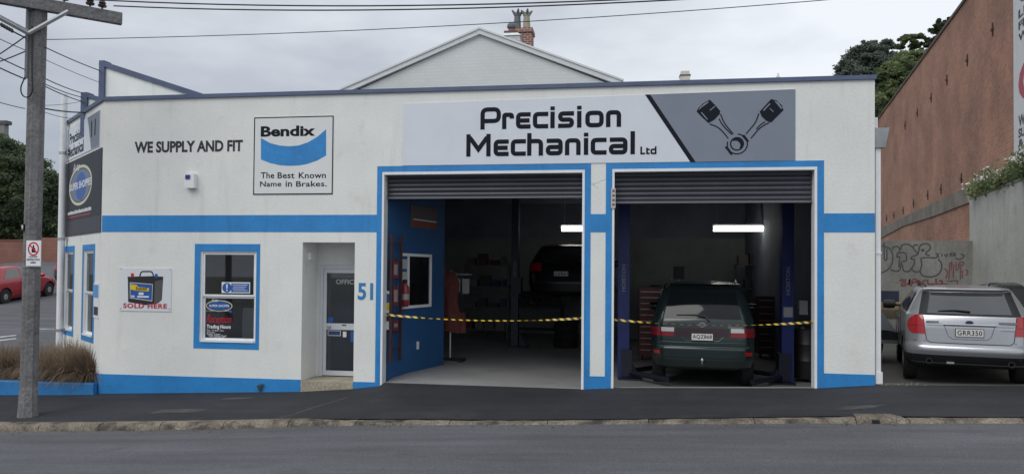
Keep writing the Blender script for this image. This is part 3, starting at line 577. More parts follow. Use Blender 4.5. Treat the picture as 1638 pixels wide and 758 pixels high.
obj('logo_oval', MB().poly(CHA, arc(cx_, 3.48, rx_ * .88, .31, 0, 360, 36)[:-1], .012, .016), mat('logo_pale_blue', (.16, .2, .3), .45), S5); obj('logo_globe', MB().poly(CHA, arc(cx_ + .05, 3.46, rx_ * .45, .27, 0, 360, 30)[:-1], .012, .0172), sgn_blue, S5)
letters('logo_lettering', 'SUPER SHOPPES', CHA, cx_ - rx_ * .9, cx_ + rx_ * .95, 3.42, 3.56, wht, S5, .0185, bold=.03); letters('logo_lettering', 'Auto', CHA, cx_ - rx_ * .65, cx_ - rx_ * .05, 3.78, 3.95, wht, S5, .0185, shear=.4)
rng = random.Random(4); a_ = cx_ - rx_ * 1.05
while a_ < cx_ + rx_ * .95: w = rng.uniform(.04, .09); obj('tagline_mark', MB().slab(CHA, a_, a_ + w, 2.95, 3.0 + rng.uniform(0, .02), .012, .0165), wht, S5); a_ += w + .025
obj('tagline_rule', MB().slab(CHA, cx_ - rx_, cx_ + rx_ * .9, 2.885, 2.905, .012, .0165), redp, S5)
S6 = thing('corner_notice', 'narrow blue and white notice board right of corner windows', 'sign', CHA.pt(-.2, 1, 0))
a_, b_2 = CHA.px(149, 530, .01), CHA.px(158, 470, .01); obj('board', MB().slab(CHA, a_[0], b_2[0], 1.0, 1.62, -.002, .012), wht, S6); w = b_2[0] - a_[0]
obj('blue_field', MB().slab(CHA, a_[0] + .02, b_2[0] - .02, 1.36, 1.59, .01, .014), mat('pale_sign_blue', (.1, .3, .6), .5), S6); obj('dark_field', MB().slab(CHA, a_[0] + .03, b_2[0] - .03, 1.05, 1.2, .01, .014), dk, S6)
# triangular parapets standing above the corner
TR = Frame((0, .45, 0), (1, 0, 0), (0, -1, 0)); tri = thing('parapet_gable', 'white triangular parapet with slate edging rising above the corner', 'parapet', TR.pt(-9.2, 4.4, 0))
t0, t1, t2 = TR.px(165, 101), TR.px(326, 153), TR.px(165, 150)
obj('panel', MB().poly(TR, [(t0[0], 4.40), (t1[0] + .5, 4.40), (t1[0], t1[1] - .05), (t0[0], t0[1] - .03)], -.12, 0), mat('panel_white', (.86, .89, .87), .6, streak=.22, noise=(2, .04)), tri)
obj('edging', MB().ribbon(TR, [(t0[0] - .05, t0[1]), (t1[0], t1[1] - .02), (t1[0] + .6, t1[1] - .22)], .085, -.15, .04), navytrim, tri); a_ = TR.px(160.5, 120)[0]; b_2 = TR.px(169, 120); obj('edging', MB().slab(TR, a_, b_2[0], 4.40, t0[1] + .035, -.15, .042), navytrim, tri)
TR2 = Frame((0, .95, 0), (1, 0, 0), (0, -1, 0)); tri2 = thing('parapet_gable', 'smaller white triangular parapet with slate post above angled corner wall', 'parapet', TR2.pt(-10, 4.4, 0))
t0, t1 = TR2.px(137, 151), TR2.px(172, 162)
obj('panel', MB().poly(TR2, [(t0[0], 4.4), (t1[0], 4.4), (t1[0], t1[1]), (t0[0], t0[1])], -.12, 0), MATS['panel_white'], tri2); obj('edging', MB().ribbon(TR2, [(t0[0] - .05, t0[1]), (t1[0], t1[1])], .07, -.15, .04), navytrim, tri2); a_ = TR2.px(131.5, 160)[0]; obj('edging', MB().slab(TR2, a_, TR2.px(141.5, 160)[0], 4.4, t0[1] + .03, -.15, .042), navytrim, tri2)
# pipes
vp = on_plane(97, 450, CHA.pt(-3.5, 0, .1), CHA.n); VP = thing('vent_pipe', 'tall white vent pipe at far end of angled corner wall', 'pipe', (vp[0], vp[1], -.3)); ztop = on_plane(100, 153, (vp[0], vp[1], 0), CHA.n)[2]
obj('pipe', MB().tube([(vp[0], vp[1], -.3), (vp[0], vp[1], ztop)], .065, 14), whitetrim, VP, smooth=50)
for z in (.6, 2.45, 4.2): obj('bracket', MB().lathe([(.075, z), (.075, z + .05)], (vp[0], vp[1], 0), 'z', 14).box(vp[0], vp[0] + .2, vp[1] - .01, vp[1] + .01, z + .01, z + .04), steel, VP)
DP = thing('downpipe', 'white square downpipe with grey rainwater head at right end of wall', 'downpipe', (3.84, .1, .25))
a0, a1 = on_y(1399.5, 400, .1)[0], on_y(1407.5, 400, .1)[0]; a0 = max(a0, 3.776)
obj('pipe', MB().box(a0, a1, .06, .16, .42, 3.93), whitetrim, DP); obj('shoe', MB().box(a0 - .004, a1 + .02, .045, .17, .24, .42), whitetrim, DP); obj('joint', MB().box(a0 - .003, a1 + .006, .05, .165, 2.2, 2.235), whitetrim, DP)
h0, h1 = 3.78, on_y(1420, 215, .1)[0]; z0_, z1_ = on_y(1410, 237, .1)[2], on_y(1410, 206, .1)[2]
obj('rainwater_head', MB().poly(Frame((0, .1, 0), (1, 0, 0), (0, -1, 0)), [(h0, z0_), (h1 - .06, z0_), (h1, z1_), (h0, z1_)], -.12, .08), mat('galvanised_grey', (.3, .32, .33), .5, .3, noise=(4, .15)), DP); obj('overflow', MB().box(h0, h0 + .06, .08, .16, z1_, z1_ + .17), whitetrim, DP)

# hairline cracks in the plaster
crk = mat('crack_grey', (.33, .33, .31), .9); rng = random.Random(21)
for (x0, y0), (x1, y1) in (((946, 297), (968, 286)), ((946, 292), (958, 303))):
    a, b = FAC.px(x0, y0), FAC.px(x1, y1); n = 7; obj('hairline_crack', MB().ribbon(FAC, [(a[0] + (b[0] - a[0]) * i / n + rng.uniform(-.012, .012), a[1] + (b[1] - a[1]) * i / n + rng.uniform(-.012, .012)) for i in range(n + 1)], .005, .0002, .0012), crk, front)
# ------------------------------------------------------------------ workshop interior
floor_m = mat('shop_floor_concrete', (0.3, 0.3, 0.295), .55, noise=(.9, .18), fine=(30, .1), bump=(30, .2, .005), dirt=(1.8, .55, .8, (.17, .165, .16)))
def z_floor(x, y):
    t = min(1, max(0, (y - .15) / .7)); return (z_base(x) - .002) * (1 - t) + I(x, [-4, -.3, 3.6], [.085, -.06, -.1]) * t
sheet('workshop_floor', sorted(lin(-8.6, 3.57, 26) + [-3.92, -3.88, -.63, -.13, 2.9]), [.021, .15, .3, .5, .7, .85, 3, 7, 11.99], z_floor, floor_m)
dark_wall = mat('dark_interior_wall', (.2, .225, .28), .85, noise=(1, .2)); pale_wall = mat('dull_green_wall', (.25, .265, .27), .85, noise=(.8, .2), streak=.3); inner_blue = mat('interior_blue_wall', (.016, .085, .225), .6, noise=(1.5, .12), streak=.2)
ceil_m = mat('dark_ceiling', (.19, .215, .28), .9, noise=(1, .2))
mb = MB(); mb.box(-8.55, 3.571, .205, 11.99, 4.02, 4.1); obj('ceiling', mb, ceil_m, WS)
for y in (1.6, 3.4, 5.2, 7.0, 8.8): mb = MB(); mb.box(-4.5, 3.56, y, y + .1, 3.78, 4.019); obj('rafter', mb, ceil_m, WS)
mb = MB(); mb.box(-8.5, 3.57, 10.4, 10.45, -.5, 2.9); obj('back_wall_lower', mb, pale_wall, WS); mb = MB(); mb.box(-8.5, 3.57, 10.38, 10.44, 2.902, 4.0); obj('back_wall_upper', mb, dark_wall, WS)
mb = MB(); mb.box(3.52, 3.565, .21, 10.37, -.5, 4.0); obj('inner_side_wall', mb, dark_wall, WS)
LWu = np.array([.235, .972, 0]); LW = Frame((-3.93, .205, 0), LWu, (.972, -.235, 0)); LE = LW.pt(2.12, 0, 0)
obj('inner_office_wall', MB().slab(LW, 0, 2.12, -.5, 4.0, -.1, 0), inner_blue, WS); mb = MB(); mb.box(-8.4, LE[0] - .11, LE[1] - .1, LE[1], -.5, 4.0); obj('inner_partition', mb, dark_wall, WS)
mb = MB(); mb.box(-8.6, -3.98, .9, 2.1, -.5, -.02); obj('office_floor', mb, dark_wall, WS); mb = MB(); mb.box(-5.34, -4.35, .7, .74, .0, 3.9); obj('office_partition', mb, dark_wall, WS)
# reception furniture seen through the window
q0, q1 = on_y(387, 540, .42), on_y(404, 500, .42); fc = thing('filing_cabinet', 'pale grey cabinet seen through lower pane of reception window', 'cabinet', (q0[0] + .2, .6, -.02))
obj('carcass', MB().box(q0[0], q0[0] + .5, .42, .85, -.02, q1[2]), mat('cabinet_grey', (.68, .7, .72), .5), fc); obj('top_tray', MB().box(q0[0] + .02, q0[0] + .48, .45, .8, q1[2] + .01, q1[2] + .06), mat('cabinet_grey', (.68, .7, .72), .5), fc)
for k in range(3): obj('drawer', MB().box(q0[0] + .02, q0[0] + .48, .405, .419, .04 + k * .4, .41 + k * .4), MATS['cabinet_grey'], fc)
# window, poster, ladder and extinguisher on the blue wall
def lpart(nm, x0, y0, x1, y1, d0, d1, m, par): a0, z1 = LW.px(x0, y0, d1); a1, z0 = LW.px(x1, y1, d1); return obj(nm, MB().slab(LW, a0, a1, z0, z1, d0, d1), m, par)
a0, z1 = LW.px(640, 407); a1, z0 = LW.px(687, 488); iw = obj('inner_window', MB().ribbon(LW, [(a0, z0), (a1, z0), (a1, z1), (a0, z1)], .05, -.01, .03, closed=True), whitetrim, WS); am = LW.px(652, 440)[0]
obj('mullion', MB().slab(LW, am - .02, am + .02, z0, z1, -.01, .028), whitetrim, iw); obj('pane', MB().slab(LW, am + .02, a1, z0, z1, .0, .008), carglass, iw)
for k in range(4): zz = z1 - .08 - k * .22; obj('pinned_sheet', MB().slab(LW, a0 + .04, am - .04, zz - .17, zz, .0, .012), mat('sheet_grey', (.42, .43, .42), .7), iw)
ps = thing('wall_poster', 'faded grey and red poster high on blue inner wall of left bay', 'poster', LW.pt(1.2, 2.7, 0)); a0, z1 = LW.px(656, 327); a1, z0 = LW.px(699, 368)
zz = lambda t: z0 + (z1 - z0) * t
obj('sheet', MB().slab(LW, a0, a1, z0, z1, .002, .012), mat('poster_grey', (.12, .1, .1), .6), ps); obj('red_field', MB().slab(LW, a0 + .03, a1 - .03, zz(.04), zz(.3), .01, .0135), mat('poster_red', (.25, .06, .05), .6), ps); obj('white_rule', MB().slab(LW, a0 + .1, a1 - .05, zz(.34), zz(.39), .01, .0135), wht, ps)
ld = thing('extension_ladder', 'dark red extension ladder standing against blue wall inside left bay', 'ladder', LW.pt(.35, .08, .1)); a0, z1 = LW.px(627, 374, .1); a1, z0 = LW.px(640, 576, .1); lred = mat('ladder_red', (.06, .026, .026), .5, noise=(5, .2))
for a in (a0, a1): obj('rail', MB().slab(LW, a - .013, a + .013, z0, z1, .07, .12), lred, ld)
zz_ = z0 + .2
while zz_ < z1: obj('rung', MB().slab(LW, a0 + .018, a1 - .018, zz_, zz_ + .022, .085, .105), lred, ld); zz_ += .3
for y0, y1 in ((417, 445), (458, 488), (512, 528)): a2, zt = LW.px(629, y0, .135); a3, zb = LW.px(637, y1, .135); sg = obj('sticker', MB().slab(LW, a2, a3, zb, zt, .131, .136), mat('sticker_red', (.16, .03, .035), .6), ld); obj('sticker_print', MB().slab(LW, a2 + .03, a3 - .03, zb + .06, zt - .06, .135, .138), mat('sticker_pale', (.3, .28, .28), .6), ld)
c = LW.px(648, 470, .09); fe = thing('fire_extinguisher', 'small red fire extinguisher on blue wall beside the ladder', 'extinguisher', LW.pt(c[0], c[1] - .25, .09)); pc = LW.pt(c[0], 0, .09)
obj('cylinder', MB().lathe([(.055, c[1] - .22), (.07, c[1] - .2), (.07, c[1] + .12), (.03, c[1] + .18), (.02, c[1] + .22)], pc, 'z', 14), mat('extinguisher_red', (.22, .02, .03), .4), fe, smooth=40); obj('valve', MB().box(pc[0] - .03, pc[0] + .03, pc[1] - .05, pc[1] + .03, c[1] + .2, c[1] + .25), black, fe); obj('instruction_label', MB().lathe([(.0705, c[1] - .1), (.0705, c[1])], pc, 'z', 14), mat('sticker_pale', (.3, .28, .28), .6), fe)
c = LW.px(667.5, 552); tag(obj('power_switch', MB().slab(LW, c[0] - .03, c[0] + .03, c[1] - .07, c[1] + .07, .001, .02), whitetrim), 'small white switch plate low on blue inner wall', 'switch')
# notice boards at the jambs
NB = Frame((0, .215, 0), (1, 0, 0), (0, -1, 0)); nbd = thing('jamb_notice', 'narrow white notice with blue and yellow print at left bay jamb', 'sign', NB.pt(-3.9, .9, 0)); q = pbox(NB, 615, 465, 624, 527, 0)
obj('board', MB().slab(NB, *q, .002, .012), wht, nbd); obj('blue_field', MB().slab(NB, q[0] + .01, q[1] - .012, q[3] - .2, q[3] - .05, .01, .014), sgn_blue, nbd); obj('yellow_field', MB().slab(NB, q[0] + .01, q[1] - .012, q[3] - .32, q[3] - .205, .01, .014), yel, nbd); obj('dark_field', MB().slab(NB, q[0] + .01, q[1] - .012, q[2] + .14, q[2] + .28, .01, .014), dk, nbd)
mt = thing('jamb_plate', 'small striped plate fixed to white jamb between the roller doors', 'sign', FAC.pt(-.15, 3.0, 0)); q = pbox(FAC, 977.5, 301, 984.5, 333, .03)
obj('board', MB().slab(FAC, *q, .013, .03), mat('plate_grey', (.5, .47, .47), .5), mt)
for k in range(4): z_ = q[2] + .04 + k * .072; obj('print_bar', MB().slab(FAC, q[0] + .02, q[1] - .012, z_, z_ + .032, .028, .032), mat('print_brown', (.14, .08, .07), .6), mt)
# barrier tape across each bay
tape_m = bpy.data.materials.new('barrier_tape'); tape_m.use_nodes = True; N = tape_m.node_tree.nodes; L = tape_m.node_tree.links; g = N.new('ShaderNodeNewGeometry'); sx = N.new('ShaderNodeSeparateXYZ'); L.new(g.outputs['Position'], sx.inputs[0])
m1 = N.new('ShaderNodeMath'); m1.operation = 'MULTIPLY_ADD'; m1.inputs[1].default_value = 1.2; L.new(sx.outputs[2], m1.inputs[0]); L.new(sx.outputs[0], m1.inputs[2]); m2 = N.new('ShaderNodeMath'); m2.operation = 'MULTIPLY'; m2.inputs[1].default_value = 8.2; L.new(m1.outputs[0], m2.inputs[0])
m3 = N.new('ShaderNodeMath'); m3.operation = 'FRACT'; L.new(m2.outputs[0], m3.inputs[0]); m4 = N.new('ShaderNodeMath'); m4.operation = 'GREATER_THAN'; m4.inputs[1].default_value = .5; L.new(m3.outputs[0], m4.inputs[0])
x_ = N.new('ShaderNodeMix'); x_.data_type = 'RGBA'; x_.inputs[6].default_value = (.62, .43, .04, 1); x_.inputs[7].default_value = (.012, .012, .014, 1); L.new(m4.outputs[0], x_.inputs[0]); b = N['Principled BSDF']; L.new(x_.outputs[2], b.inputs['Base Color']); b.inputs['Roughness'].default_value = .4
def tape(pts, label, wid):
    rows = []; n = 60; X_ = [p[0] for p in pts]; Z_ = [p[1] for p in pts]; cf = np.polyfit(X_, Z_, 2)
    for i in range(n + 1):
        t = i / n; x = X_[0] + (X_[-1] - X_[0]) * t; z = np.polyval(cf, x); tw = rad(wid(t)); h = .018
        rows.append([(x, .08 - h * math.sin(tw), z - h * math.cos(tw)), (x, .08 + h * math.sin(tw) + .002, z + h * math.cos(tw))])
    tag(obj('barrier_tape', MB().grid(rows), tape_m, smooth=60), label, 'barrier tape', 'tapes across the open bays')
def tp(*q): return [(on_y(px, py, .08)[0], on_y(px, py, .08)[2]) for px, py in q]
tape(tp((617, 503), (770, 512.5), (934, 508.5)), 'yellow and black barrier tape across the left bay', lambda t: I(t, [0, .15, .22, .3, .6, .75, .85, 1], [10, 30, 84, 62, 58, 87, 35, 5]))
tape(tp((983, 511), (1130, 520), (1304, 514.5)), 'yellow and black barrier tape across the right bay in front of the green van', lambda t: I(t, [0, .1, .2, .5, .7, .85, 1], [5, 30, 87, 89.2, 87, 30, 5]))
# fluorescent lights
tube_m = mat('lit_tube', (.9, .9, .85), .4, emit=(1.0, .98, .88, 6.0))
for px0, px1, lab in ((897, 962, 'twin fluorescent light partly hidden at right of left bay'), (1140, 1230, 'twin fluorescent light hanging in the right bay')):
    p0, p1 = on_y(px0, 366, 7.6), on_y(px1, 366, 7.6); zc = (p0[2] + p1[2]) / 2; t = thing('fluorescent_light', lab, 'light', ((p0[0] + p1[0]) / 2, 7.6, zc), group='fluorescent lights in the workshop')
    obj('batten', MB().box(p0[0], p1[0], 7.56, 7.68, zc + .05, zc + .11), whitetrim, t)
    for dy, dz in ((-.03, .03), (.05, -.035)): obj('tube', MB().tube([(p0[0] + .02, 7.58 + dy, zc + dz), (p1[0] - .02, 7.58 + dy, zc + dz)], .028, 10), tube_m, t, smooth=50)
    for x in (p0[0] + .1, p1[0] - .1): obj('hanging_chain', MB().tube([(x, 7.62, zc + .11), (x, 7.62, 4.02)], .008, 5), steel, t)
# two post hoists
navy = mat('hoist_blue', (.016, .028, .14), .45, noise=(4, .15)); navy_d = mat('hoist_dark', (.012, .014, .03), .5)
def hoist_post(x, y, side, label, ctrl=False, arm_z=.12, hz=3.7, pm_=None, hw_=.105):
    z0 = z_floor(x, y); t = thing('hoist_post', label, 'hoist', (x, y, z0), group='two post hoist columns in the workshop')
    obj('column', MB().box(x - hw_, x + hw_, y - .12, y + .12, z0 + .03, hz), pm_ or navy, t); obj('base_plate', MB().box(x - .22 + .12 * side, x + .22 + .12 * side, y - .3, y + .3, z0, z0 + .03), navy_d, t)
    for s in (-1, 1): obj('base_gusset', MB().hexa([(x + side * .12, y + s * .1 - .01, z0 + .03), (x + side * .32, y + s * .1 - .01, z0 + .03), (x + side * .32, y + s * .1 + .01, z0 + .03), (x + side * .12, y + s * .1 + .01, z0 + .03), (x + side * .12, y + s * .1 - .01, z0 + .3), (x + side * .14, y + s * .1 - .01, z0 + .3), (x + side * .14, y + s * .1 + .01, z0 + .3), (x + side * .12, y + s * .1 + .01, z0 + .3)]), navy_d, t)
    cg = obj('carriage', MB().box(x + side * .06 - .1, x + side * .06 + .1, y - .16, y + .16, z0 + arm_z - .06, z0 + arm_z + .42), navy_d, t)
    for s in (-1, 1): obj('lift_arm', MB().tube([(x + side * .12, y + s * .12, z0 + arm_z), (x + side * .75, y + s * .9, z0 + arm_z)], .05, 6), navy_d, cg)
    fr = Frame((x, y - .121, z0), (1, 0, 0), (0, -1, 0)); lt = mat('hoist_lettering', (.2, .21, .25), .6)
    letters('maker_lettering', 'HOISTON', fr, -.035, .035, 1.6, 2.1, lt, t, .003, bold=.02, rot=1)
    if ctrl: obj('rating_plate', MB().slab(fr, -.08, .08, 1.2, 1.38, .001, .006), mat('plate_pale', (.3, .31, .33), .5), t); obj('control_box', MB().box(x + .2, x + .34, y - .12, y + .02, z0 + 1.25, z0 + 1.5), mat('control_grey', (.22, .23, .25), .5), t); obj('control_bracket', MB().box(x + .131, x + .2, y - .06, y - .03, z0 + 1.3, z0 + 1.36), navy_d, t)
    return t
p = on_z(997, 601, 0.0); hoist_post(p[0], p[1] + .2, 1, 'blue hoist column left of the green van'); p = on_z(1263, 607, 0.0); hoist_post(p[0], p[1] + .25, -1, 'blue hoist column right of the green van with control box', True)
p = on_y(824, 500, 6.3); hoist_post(p[0], 6.3, 1, 'dark blue hoist column left of the raised car', False, 1.28, pm_=mat('hoist_slate', (.025, .03, .055), .5), hw_=.085)
# tool chests, overalls, benches
def chest(x, y, w, h, n, m, label):
    z0 = z_floor(x, y); t = thing('tool_chest', label, 'tool chest', (x + w / 2, y, z0 + .1)); obj('carcass', MB().box(x, x + w, y, y + .5, z0 + .1, z0 + h), m, t)
    for s in (.08, w - .08): obj('castor', MB().lathe([(.05, -.02), (.05, .02)], (x + s, y + .1, z0 + .05), 'x', 10), rubber, t)
    for k in range(n):
        a, b_ = z0 + .14 + (h - .2) * k / n, z0 + .12 + (h - .2) * (k + 1) / n; d = obj('drawer', MB().box(x + .02, x + w - .02, y - .012, y - .001, a, b_), m, t); obj('handle', MB().box(x + .03, x + w - .03, y - .025, y - .0125, b_ - .022, b_ - .008), steel, d)
dred = mat('chest_red', (.16, .03, .028), .4, noise=(4, .15))
p = on_y(1022, 560, 5.0); chest(p[0], 5.0, .9, 1.62, 11, dred, 'dark red tool chest with many drawers left of green van'); p = on_y(1212, 560, 6.2); chest(p[0], 6.2, .75, 1.45, 8, mat('chest_maroon', (.06, .018, .022), .4), 'dark maroon tool cabinet behind right hoist column')
orange = mat('overall_red', (.12, .03, .026), .85, noise=(6, .25)); p = on_z(716, 577, .08); ov = thing('coat_stand', 'floor stand with black feet under the red overalls', 'stand', (p[0], p[1] + .2, .08)); X, Y = p[0], p[1] + .2
obj('post', MB().tube([(X, Y, .08), (X, Y, 1.9)], .022, 8), steel, ov); obj('foot', MB().box(X - .28, X + .28, Y - .03, Y + .03, .08, .13), black, ov)
for s in (-1, 1): obj('foot', MB().box(X + s * .26 - .03, X + s * .26 + .03, Y - .25, Y + .2, .05, .11), black, ov)
cl = MB(); rows = []
for i in range(22):
    t = i / 21; z = 1.9 - 1.25 * t; rx = .1 + .1 * min(1, t * 4) + .03 * math.sin(t * 9); rw = []
    for j in range(29):
        a = 2 * math.pi * j / 28; f = 1 + .13 * math.sin(a * 5 + t * 3) + .07 * math.sin(a * 9 - t * 7); rw.append((X - .06 + rx * f * math.cos(a) + .05 * t, Y - .06 + .12 * f * math.sin(a), z + .02 * math.sin(a * 3)))
    rows.append(rw)
cl.grid(rows); cl.f = [f[::-1] for f in cl.f]; tag(obj('overalls', cl, orange, smooth=70), 'red overalls hanging just inside the left bay', 'clothing')
sb = MB(); rows = []
for i in range(10):
    t = i / 9; z = 1.05 - .42 * t; rows.append([(X + .2 + (.08 + .05 * t) * (1 + .15 * math.sin(a * 4 + t * 4)) * math.cos(a), Y + .05 + .1 * math.sin(a), z) for a in [2 * math.pi * j / 18 for j in range(19)]])
sb.grid(rows); sb.f = [f[::-1] for f in sb.f]; tag(obj('folded_jacket', sb, orange, smooth=70), 'short red jacket hanging low beside the overalls', 'clothing')
def bench(x0, x1, y, h, label, m):
    t = thing('work_bench', label, 'bench', ((x0 + x1) / 2, y, 0)); obj('top', MB().box(x0, x1, y, y + .6, h - .06, h), m, t); obj('shelf', MB().box(x0 + .08, x1 - .08, y + .05, y + .55, .25, .29), m, t)
    for x in (x0 + .05, x1 - .05):
        for yy in (y + .05, y + .55): obj('leg', MB().box(x - .03, x + .03, yy - .03, yy + .03, -.05, h - .06), m, t)
bm = mat('bench_dark', (.04, .04, .045), .7, noise=(4, .3)); bench(-3.0, -1.6, 8.6, .95, 'dark work bench at back of left bay', bm); bench(.5, 3.2, 9.4, .95, 'dark work bench along back wall of right bay', bm)
rng = random.Random(5)
for k, (x, y, w, h, zb, c) in enumerate([(-2.9, 8.8, .3, .35, .95, 'grey toolbox'), (-2.4, 8.85, .25, .5, .95, 'tall dark machine'), (-1.95, 8.8, .25, .22, .95, 'low tin'), (.8, 9.6, .3, .55, .95, 'bench grinder case'), (1.5, 9.65, .45, .3, .95, 'parts bin'), (2.3, 9.6, .35, .45, .95, 'dark case')]):
    t = thing('bench_box', c + (' on dark bench at back of left bay' if x < 0 else ' on dark bench at back of right bay'), 'box', (x + w / 2, y, zb)); m = mat('bench_item%d' % k, (.05 + .02 * (k % 3), .05, .055 + .01 * (k % 2)), .6); obj('body', MB().box(x, x + w, y, y + .28, zb, zb + h), m, t); obj('lid', MB().box(x - .01, x + w + .01, y - .01, y + .29, zb + h, zb + h + .03), black, t)
for x0, x1, z0, z1, lab in ((-2.4, -2.0, .9, 2.75, 'tall pale panel standing in for a back window left of hoist column'), (-1.5, -.7, .9, 2.8, 'wide pale panel standing in for a back window behind raised car')): tag(obj('window_stand_in', MB().slab(Frame((0, 10.4, 0), (1, 0, 0), (0, -1, 0)), x0, x1, z0, z1, .002, .03), mat('stand_in_pale', (.22, .225, .22), .8, noise=(2, .15))), lab, 'board')  # pale panels added in place of the lighter back wall windows
p = on_y(1292, 590, 2.6); dr = thing('oil_drum', 'dark steel oil drum behind right jamb of right bay', 'drum', (p[0], 2.6, -.03)); obj('barrel', MB().lathe([(.27, -.03), (.29, .0), (.29, .28), (.3, .3), (.29, .32), (.29, .58), (.3, .6), (.29, .62), (.29, .86), (.27, .88)], (p[0], 2.6, 0), 'z', 20), mat('drum_black', (.02, .02, .022), .45), dr, smooth=40); obj('bung', MB().lathe([(.04, .88), (.035, .905)], (p[0] - .1, 2.55, 0), 'z', 10), steel, dr)

# drill press, shelving and clutter in the gloom
def shelf_unit(px, y, w, hz, label, seed):
    x = on_y(px, 500, y)[0]; z0 = z_floor(x, y); t = thing('shelf_unit', label, 'shelving', (x + w / 2, y, z0)); rng = random.Random(seed); m = mat('shelf_steel', (.09, .095, .11), .5)
    for xx in (x, x + w - .04):
        for yy in (y, y + .4): obj('upright', MB().box(xx, xx + .04, yy, yy + .04, z0, z0 + hz), m, t)
    n = 4
    for k in range(n):
        zs = z0 + .25 + (hz - .3) * k / (n - 1); obj('shelf', MB().box(x + .001, x + w - .001, y + .002, y + .438, zs - .015, zs + .015), m, t); xx = x + .06; cnt = 0
        while xx < x + w - .2:
            bw_ = rng.uniform(.12, .3); bh = rng.uniform(.1, .32); cn, c = rng.choice([('black', (.05, .05, .055)), ('brown', (.12, .11, .1)), ('red', (.1, .035, .03)), ('blue', (.03, .05, .12)), ('tan', (.16, .15, .13))]); cnt += 1
            b_ = obj('storage_box', MB().box(xx, min(xx + bw_, x + w - .06), y + .04, y + .36, zs + .016, zs + .016 + bh), mat('store%d' % int(sum(c) * 1000), c, .7)); tag(b_, 'small %s box, %s from left on %s shelf of shelving %s' % (cn, ['first', 'second', 'third', 'fourth', 'fifth', 'sixth', 'seventh', 'eighth'][cnt - 1], ['bottom', 'second', 'third', 'top'][k], 'behind the green van' if px > 1000 else 'at back of left bay'), 'box', 'parts boxes on steel shelving'); xx += bw_ + rng.uniform(.03, .08)
shelf_unit(742, 7.6, 1.2, 2.0, 'steel shelving full of boxes at back left of left bay', 3); shelf_unit(1178, 9.0, 1.5, 2.25, 'steel shelving full of boxes behind the green van', 9)
x = on_y(1086, 440, 8.2)[0]; z0 = z_floor(x, 8.2); dp_ = thing('drill_press', 'dark pedestal drill showing above the green van', 'drill press', (x, 8.2, z0)); dkm = mat('machine_dark', (.05, .055, .065), .5)
obj('base', MB().box(x - .2, x + .2, 8.0, 8.45, z0, z0 + .06), dkm, dp_); obj('column', MB().tube([(x, 8.32, z0 + .06), (x, 8.32, 2.0)], .04, 10), steel, dp_); obj('head', MB().box(x - .12, x + .12, 7.95, 8.42, 1.72, 2.05), dkm, dp_); obj('chuck', MB().lathe([(.02, 1.5), (.03, 1.55), (.03, 1.72)], (x, 8.02, 0), 'z', 10), steel, dp_); obj('work_table', MB().box(x - .17, x + .17, 7.9, 8.28, 1.15, 1.19), dkm, dp_)
x = on_y(725, 437, 3.6)[0]; ws2 = thing('wall_shelf', 'small pale wall shelf with papers behind the overalls', 'shelf', (x, 3.6, 1.8)); obj('board', MB().box(x - .12, x + .35, 3.6, 3.85, 1.80, 1.83), mat('shelf_pale', (.3, .3, .29), .7), ws2); obj('bracket', MB().box(x, x + .03, 3.62, 3.85, 1.6, 1.799), steel, ws2)
for k in range(2): obj('pinned_sheet', MB().box(x - .05 + k * .2, x + .1 + k * .2, 3.84, 3.845, 1.45 - .05 * k, 1.72), mat('sheet_grey', (.42, .43, .42), .7), ws2)
ts_x, ts_y = on_y(905, 560, 6.9)[0], 6.9
for k in range(4): tag(obj('tyre', MB().lathe([(.19, -.09), (.29, -.09), (.31, -.05), (.31, .05), (.29, .09), (.19, .09)], (ts_x + .02 * (k % 2), ts_y, z_floor(ts_x, ts_y) + .1 + k * .185), 'z', 22), rubber, smooth=35), ['bottom tyre', 'second tyre from floor', 'third tyre from floor', 'top tyre'][k] + ' of the stack under the raised car', 'tyre', 'tyres stacked under the raised car')
